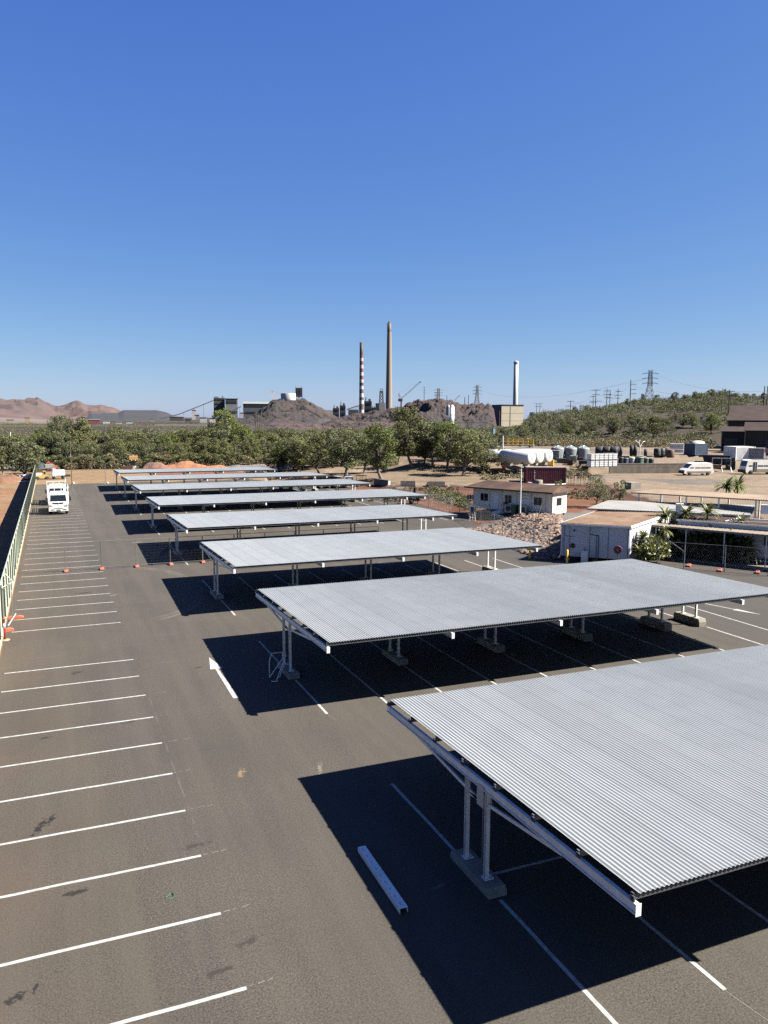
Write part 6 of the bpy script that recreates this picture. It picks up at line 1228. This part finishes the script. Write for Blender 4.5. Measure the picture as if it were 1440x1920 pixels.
# power lines
def wire(label, pts, r=.03, sag=2.0):
    m = MB()
    for a, b in zip(pts[:-1], pts[1:]):
        a, b = np.array(a), np.array(b); prev = a
        for k in range(1, 9): f = k/8; p = a+(b-a)*f; p = p-np.array([0, 0, sag*4*f*(1-f)]); m.tube(tuple(prev), tuple(p), r, r, 4, False); prev = p
    return tag(m.build('power_line', polem), label, 'power line')
wire('power line sagging between the poles of the hill crest cluster', [tuple(FX(1070, 756, 430)), tuple(FX(1117.7, 736, 420)), tuple(FX(1138.4, 732, 410)), tuple(FX(1159.3, 732, 400)), tuple(FX(1183, 716, 390))], .035, 2); wire('lower power line between the cluster and the lone double armed pole', [tuple(FX(1012.5, 762, 600)), tuple(FX(1070, 760, 430)), tuple(FX(1117.7, 748, 420)), tuple(FX(1159.3, 738, 400))], .035, 3)
wire('power line from the arm pole past the pylon to the right edge', [tuple(FX(1183, 722, 390)), tuple(FX(1368.5, 735, 330)), tuple(FX(1434, 735, 300)), tuple(FX(1500, 738, 280))], .028, 2.5); wire('upper power line from the large pylon to the right', [tuple(FX(1226, 702, 520)), tuple(FX(1500, 725, 480))], .03, 6); wire('power line between the left pylons and the large one', [tuple(FX(895, 730, 1250)), tuple(FX(1212, 710, 520))], .05, 12)
# cranes
def tower_crane(px_, d, ytop, ybase, label):
    b_ = FX(px_, ybase, d); tp = FX(px_, ytop, d); t = thing('tower_crane', label, 'crane', tuple(b_), facing(px_)); h_ = tp[2]-b_[2]; s_ = d/F; MB().box(0, 0, 0, .7*s_, .7*s_, h_).build('mast', yellow, t)
    MB().box(6*s_, 0, h_-1.8*s_, 24*s_, .6*s_, .7*s_).box(-8*s_, 0, h_-1.2*s_, 3*s_, 1*s_, 1.5*s_).build('jib', yellow, t); MB().box(0, 0, h_, .6*s_, .6*s_, 4*s_).bar((0, 0, h_+4*s_), (14*s_, 0, h_-s_), .25*s_).bar((0, 0, h_+4*s_), (-8*s_, 0, h_-s_), .25*s_).build('tie_bar', galv, t)
tower_crane(511, 1250, 737, 758, 'yellow tower crane left of the white tank on the spoil heap')
cr = M('crane_red', (.45, .1, .1), (.36, .08, .08), .5, .6)
b_ = FX(752, 768, 800); t = thing('crawler_crane', 'red lattice boom crane right of the tallest chimney', 'crane', tuple(b_), facing(752)); s_ = 800/F
m = MB()
def bb(x0, z0, x1, z1, w_=1.6, n=9, col=None):
    for o_ in (-w_/2, w_/2):
        m.bar((x0*s_, -o_*s_*.5, (z0+o_)*s_), (x1*s_, -o_*s_*.5, (z1+o_)*s_), .4*s_)
    for k in range(n): f0, f1 = k/n, (k+1)/n; sg = 1 if k % 2 else -1; m.bar(((x0+(x1-x0)*f0)*s_, 0, (z0+(z1-z0)*f0+sg*w_/2)*s_), ((x0+(x1-x0)*f1)*s_, 0, (z0+(z1-z0)*f1-sg*w_/2)*s_), .3*s_)
bb(0, 20, 34, 50, 2.4); m.build('boom', cr, t); MB().tube((34*s_, 0, 50*s_), (36*s_, 0, 51.5*s_), 1.2*s_, 1.0*s_, 8).build('boom_head', darksteel, t)
MB().box(0, 0, 0, 2.4*s_, 2*s_, 18*s_).build('base_mast', cr, t); MB().box(-1.5*s_, 0, 15*s_, 8*s_, 3*s_, 5*s_).build('machine_house', cr, t); m = MB().bar((-3*s_, 0, 19*s_), (-5*s_, 0, 30*s_), .8*s_).bar((-5*s_, 0, 30*s_), (0, 0, 20*s_), .6*s_).bar((-5*s_, 0, 30*s_), (8*s_, 0, 38*s_), .15*s_).bar((8*s_, 0, 38*s_), (34*s_, 0, 50*s_), .12*s_); m.build('gantry', cr, t)
b_ = FX(848, 766, 700); t = thing('mobile_crane', 'small grey crane jib behind the white silo', 'crane', tuple(b_), facing(848)); s_ = 700/F; MB().box(0, 0, 0, .6*s_, .6*s_, 14*s_).bar((0, 0, 9*s_), (12*s_, 0, 23*s_), .6*s_).bar((0, 0, 14*s_), (12*s_, 0, 23*s_), .3*s_).tube((12*s_, 0, 23*s_), (13.5*s_, 0, 24*s_), .9*s_, .8*s_, 8).build('jib', pylm, t)
# headframes and plant buildings
def block(name, label, px0, px1, ytop, ybase, d, mat, dep=12, cat='building', rzo=0, roof=None, rows=0):
    a = FX(px0, ybase, d); b = FX(px1, ybase, d); h_ = FX((px0+px1)/2, ytop, d)[2]-a[2]; w_ = float(np.linalg.norm((b-a)[:2])); c = (a+b)/2
    t = thing(name, label, cat, (c[0], c[1], a[2]-2), math.atan2((b-a)[1], (b-a)[0])+rzo); MB().box(0, dep/2, 0, w_, dep, h_+2).build('wall', mat, t)
    if roof: MB().prism([(-w_/2-1, h_+2), (w_/2+1, h_+2), (w_/2+1, h_+3), (-w_/2-1, h_+3)], -1, dep+1).build('roof', roof, t)
    for r_ in range(rows): MB().box(0, -.25, (h_)*(r_+.6)/rows+1, w_*.86, .4, h_/rows*.25).build('window_row', darksteel, t)
    return t, w_, h_
dk = M('plant_dark', (.10, .105, .11), (.06, .062, .066), .08, .8); gy = M('plant_grey', (.36, .36, .36), (.28, .28, .29), .05, .8); bl = M('plant_bluegrey', (.15, .18, .19), (.11, .13, .14), .05, .8)
t, w_, h_ = block('crusher_building', 'dark framed processing tower at the top of the conveyor', 401, 422, 746, 778, 1600, dk, 20, rows=4); MB().box(-w_*.25, 10, h_+2, w_*.4, 12, 2.5).box(w_*.3, 8, h_+2, 3, 8, 4).build('roof_plant', gy, t)
block('processing_building', 'pale grey processing building behind the tall gum', 423, 446, 748, 785, 1590, gy, 24, roof=dk, rows=2)
t, w_, h_ = block('long_mill_shed', 'long dark shed with a pale green roof left of the spoil heap', 456, 506, 757, 781, 1500, bl, 40, rows=2); MB().add([(-w_/2, -1, h_+2), (w_/2, -1, h_+2), (w_/2, 20, h_+6), (-w_/2, 20, h_+6)], [(0, 1, 2, 3)]).build('roof', M('pale_green_roof', (.42, .47, .38), None, .1, .7), t)
# conveyor
for nm, lab, pts, d in (('conveyor', 'long inclined conveyor on trestles rising to the processing tower', [(300, 785), (335, 777), (400, 751)], 1650), ('conveyor', 'second conveyor running down from the spoil heap to the left shed', [(452, 762), (440, 768), (425, 778)], 1450), ('conveyor', 'dark conveyor running down the right flank of the conical heap', [(552, 757), (575, 768), (603, 784)], 800), ('conveyor', 'short conveyor left of the striped chimney', [(650, 768), (664, 763), (676, 760)], 1400)):
    P_ = [FX(a, b, d) for a, b in pts]; t = thing(nm, lab, 'conveyor', (0, 0, 0)); m = MB(); w_ = 1.6*d/F
    for a, b in zip(P_[:-1], P_[1:]): m.bar(tuple(a), tuple(b), w_, w_)
    m.build('gallery', bl, t); m = MB()
    for k in range(1, 7): f = k/7*(len(P_)-1); i = int(f); p = P_[i]+(P_[i+1]-P_[i])*(f-i); m.bar((p[0], p[1], p[2]), (p[0], p[1], 0), .5*d/F)
    m.build('trestle', bl, t)
t = thing('storage_tank', 'large round white storage tank on top of the conical heap', 'tank', tuple(FX(540.5, 749, 960)-np.array([0, 0, 1]))); rT = 13.2*990/F
MB().lathe([(rT, 0), (rT, 12*990/F), (rT*.98, 12.3*990/F), (0, 12.6*990/F)], (0, 0, 0), 40).build('shell', stw, t)
def headframe(px_, d, ytop, ybase, w_, label, mat):
    b_ = FX(px_, ybase, d); h_ = FX(px_, ytop, d)[2]-b_[2]; t = thing('headframe', label, 'headframe', tuple(b_), facing(px_)+R(10)); s_ = d/F
    lattice(t, 'tower', mat, w_*s_, w_*.65*s_, h_*.85, 5, .6*s_); MB().box(0, 0, h_*.8, w_*.75*s_, w_*.7*s_, h_*.1).build('winding_floor', mat, t); m = MB()
    for x in (-w_*.3, w_*.3): m.box(x*s_, 0, h_*.9, .6*s_, .6*s_, h_*.1)
    m.box(0, 0, h_*.97, w_*.8*s_, .6*s_, h_*.03); m.build('sheave_frame', mat, t); return t, h_, s_
headframe(715, 1550, 729, 765, 8, 'open lattice mine headframe left of the tallest chimney', dk)
t, w_, h_ = block('winder_hall', 'white building at the foot of the mine headframe', 710, 722, 755, 768, 1540, stw, 12); block('winder_house', 'dark winder house left of the white headframe base', 704, 711, 756, 768, 1530, dk, 10)
t, w_, h_ = block('shaft_tower', 'dark louvred shaft tower behind the white tank', 554, 567, 727, 741, 1050, dk, 9, 'tower'); lattice(t, 'lower_frame', dk, 8.5, 8.5, 11, 2, .6, -9)
m = MB()
for i in range(5): m.box(-w_*.42+i*w_*.21, -.2, .5, .35, .4, h_+1)
m.box(-w_*.5, 0, h_+2, .3, .3, 3); m.box(w_*.4, 0, h_+2, .3, .3, 2.4); m.build('louvre', gy, t)
for a in ((624, 636, 765, 783, 1350, dk, 'dark crusher block at the foot of the conical heap'), (637, 648, 760, 783, 1360, dk, 'taller dark block right of the crusher block'), (653, 672, 768, 778, 1380, bl, 'low blue grey shed left of the striped chimney'), (683, 697, 752, 775, 1520, dk, 'dark open framed building right of the striped chimney'), (697, 704, 764, 775, 1500, dk, 'small dark block between the chimneys'), (604, 624, 769, 776, 1400, stw, 'flat white shed between the conical heap and the dark blocks'), (597, 621, 787, 790, 700, stw, 'long white low building at the foot of the conical heap'), (572, 582, 781, 791, 820, M('sandstone_cut', (.6, .42, .24), None, .2, .9), 'sandy yellow block at the foot of the conical heap')):
    t, w_, h_ = block('plant_building', a[6], a[0], a[1], a[2], a[3], a[4], a[5], 10, rows=2 if a[5] is dk else 0)
    if a[5] is dk: MB().box(w_*.2, 5, h_+2, w_*.3, 5, h_*.18).box(-w_*.3, 4, h_+2, w_*.12, 4, h_*.3).build('roof_plant', dk, t)
for i, (x0_, x1_, yt, yb, mt, lab) in enumerate(((166, 187, 787, 793, maroon, 'dark red long building below the slag heap'), (193, 206, 789, 794, stw, 'white low building right of the dark red one'), (217, 229, 791, 795, stw, 'white shed below the middle of the slag heap'), (237, 249, 790, 794, stw, 'white shed below the right half of the slag heap'), (280, 288, 785, 788, gy, 'small grey hut at the foot of the slag heap'), (360, 368, 769, 785, stw, 'slim white silo block left of the processing tower'), (366, 374, 778, 786, gy, 'grey hut beside the slim white silo block'), (375, 388, 783, 791, stw, 'white shed below the conveyor'), (393, 404, 784, 791, cream, 'cream shed below the processing tower'), (347, 358, 786, 792, dk, 'dark hut at the end of the rail yard'), (318, 344, 782, 787, dk, 'dark low plant under the conveyor'), (12, 26, 787, 790, M('pale_dirt_block', (.5, .38, .28), None, .3, .9), 'pale mine block far at the left'), (46, 56, 783, 791, M('sand_block', (.55, .38, .22), None, .3, .9), 'sandy building far at the left below the hills'), (450, 462, 774, 780, stw, 'white hut at the left end of the long mill shed'))):
    t, w_, h_ = block('yard_building', lab, x0_, x1_, yt, yb, 1150 if yb > 789 else 1500, mt, 9); MB().box(0, 4.5, h_+2, w_+.8, 10, .6).build('roof', stw if mt is maroon else gy, t)
# chalky flat behind the belt
for lab, x0_, x1_, y0_, d, mt in (('pale concrete bund behind the belt at the left', 290, 420, 797, 900, conc),): block('low_bund', lab, x0_, x1_, y0_-1.5, y0_, d, mt, 3, 'bund')
block('hill_tank_building', 'white tanks and hut on the skyline right of the beige block', 993, 1003, 773, 778, 640, stw, 6); block('hill_hut', 'white hut on the skyline next to the white tanks', 1006, 1015, 775, 778, 640, stw, 6)
q = FX(925.5, 812, 300); t = thing('blue_cabinet', 'small pale blue cabinet on legs among the trees below the beige block', 'cabinet', (q[0], q[1], q[2]-1)); MB().box(0, 0, 0, 1, 1, 2.6).build('cabinet', M('pale_blue_paint', (.35, .5, .62), None, 1, .5), t)
# ---------------------------------------------------------------- air
hz = bpy.data.materials.new('haze'); hz.use_nodes = True; hn = hz.node_tree; hn.nodes.clear(); ho = hn.nodes.new('ShaderNodeOutputMaterial'); pv = hn.nodes.new('ShaderNodeVolumePrincipled')
pv.inputs['Color'].default_value = (.6, .78, 1, 1); pv.inputs['Density'].default_value = .00003; pv.inputs['Anisotropy'].default_value = .2; hn.links.new(pv.outputs[0], ho.inputs['Volume'])
HZ = False
if HZ:
    m = MB(); m.box(0, 2000, -4, 13000, 13000, 420); o = m.build('haze', hz); tag(o, 'thin dusty air over the plain', kind='stuff')
# ---------------------------------------------------------------- light
SX, SY = -.962, .497                     # shadow offset on the ground per metre of height
el = math.atan(1/math.hypot(SX, SY)); azs = math.atan2(-SX, -SY)      # bearing of the sun, clockwise from +Y
sl = bpy.data.lights.new('sun', 'SUN'); sl.energy = 5.0; sl.angle = R(.53); sl.color = (1, .955, .88)
so = bpy.data.objects.new('sun', sl); COL.objects.link(so)
so.rotation_euler = Vector((-SX, -SY, 1)).to_track_quat('Z', 'Y').to_euler()
w = bpy.data.worlds.new('World'); SC.world = w; w.use_nodes = True; nt = w.node_tree
sky = nt.nodes.new('ShaderNodeTexSky'); sky.sky_type = 'NISHITA'; sky.sun_disc = False
sky.sun_elevation = el; sky.sun_rotation = azs; sky.altitude = 0; sky.air_density = .7; sky.dust_density = .35; sky.ozone_density = 5.0
bg = nt.nodes['Background']; bg.inputs[1].default_value = .10
EXPO = 2.2
def gr_(sock, g, k):                     # film response of each channel of the sky
    a = nt.nodes.new('ShaderNodeMath'); a.operation = 'MULTIPLY'; a.inputs[1].default_value = .15; nt.links.new(sock, a.inputs[0])
    p = nt.nodes.new('ShaderNodeMath'); p.operation = 'POWER'; p.inputs[1].default_value = g; nt.links.new(a.outputs[0], p.inputs[0])
    q = nt.nodes.new('ShaderNodeMath'); q.operation = 'MULTIPLY'; q.inputs[1].default_value = k*10/2**EXPO; nt.links.new(p.outputs[0], q.inputs[0]); return q.outputs[0]
sc_ = nt.nodes.new('ShaderNodeSeparateColor'); cc_ = nt.nodes.new('ShaderNodeCombineColor'); nt.links.new(sky.outputs[0], sc_.inputs[0])
for i_, (g_, k_) in enumerate(((1.0, .76), (.79, .71), (.30, .79))): nt.links.new(gr_(sc_.outputs[i_], g_, k_), cc_.inputs[i_])
nt.links.new(cc_.outputs[0], bg.inputs[0])
vs_ = SC.view_settings; vs_.view_transform = 'Standard'; vs_.look = 'None'; vs_.exposure = EXPO; vs_.gamma = 1
SC.cycles.max_bounces = 6; SC.cycles.diffuse_bounces = 3; SC.cycles.transparent_max_bounces = 8; SC.cycles.use_denoising = False; SC.cycles.sample_clamp_indirect = .6
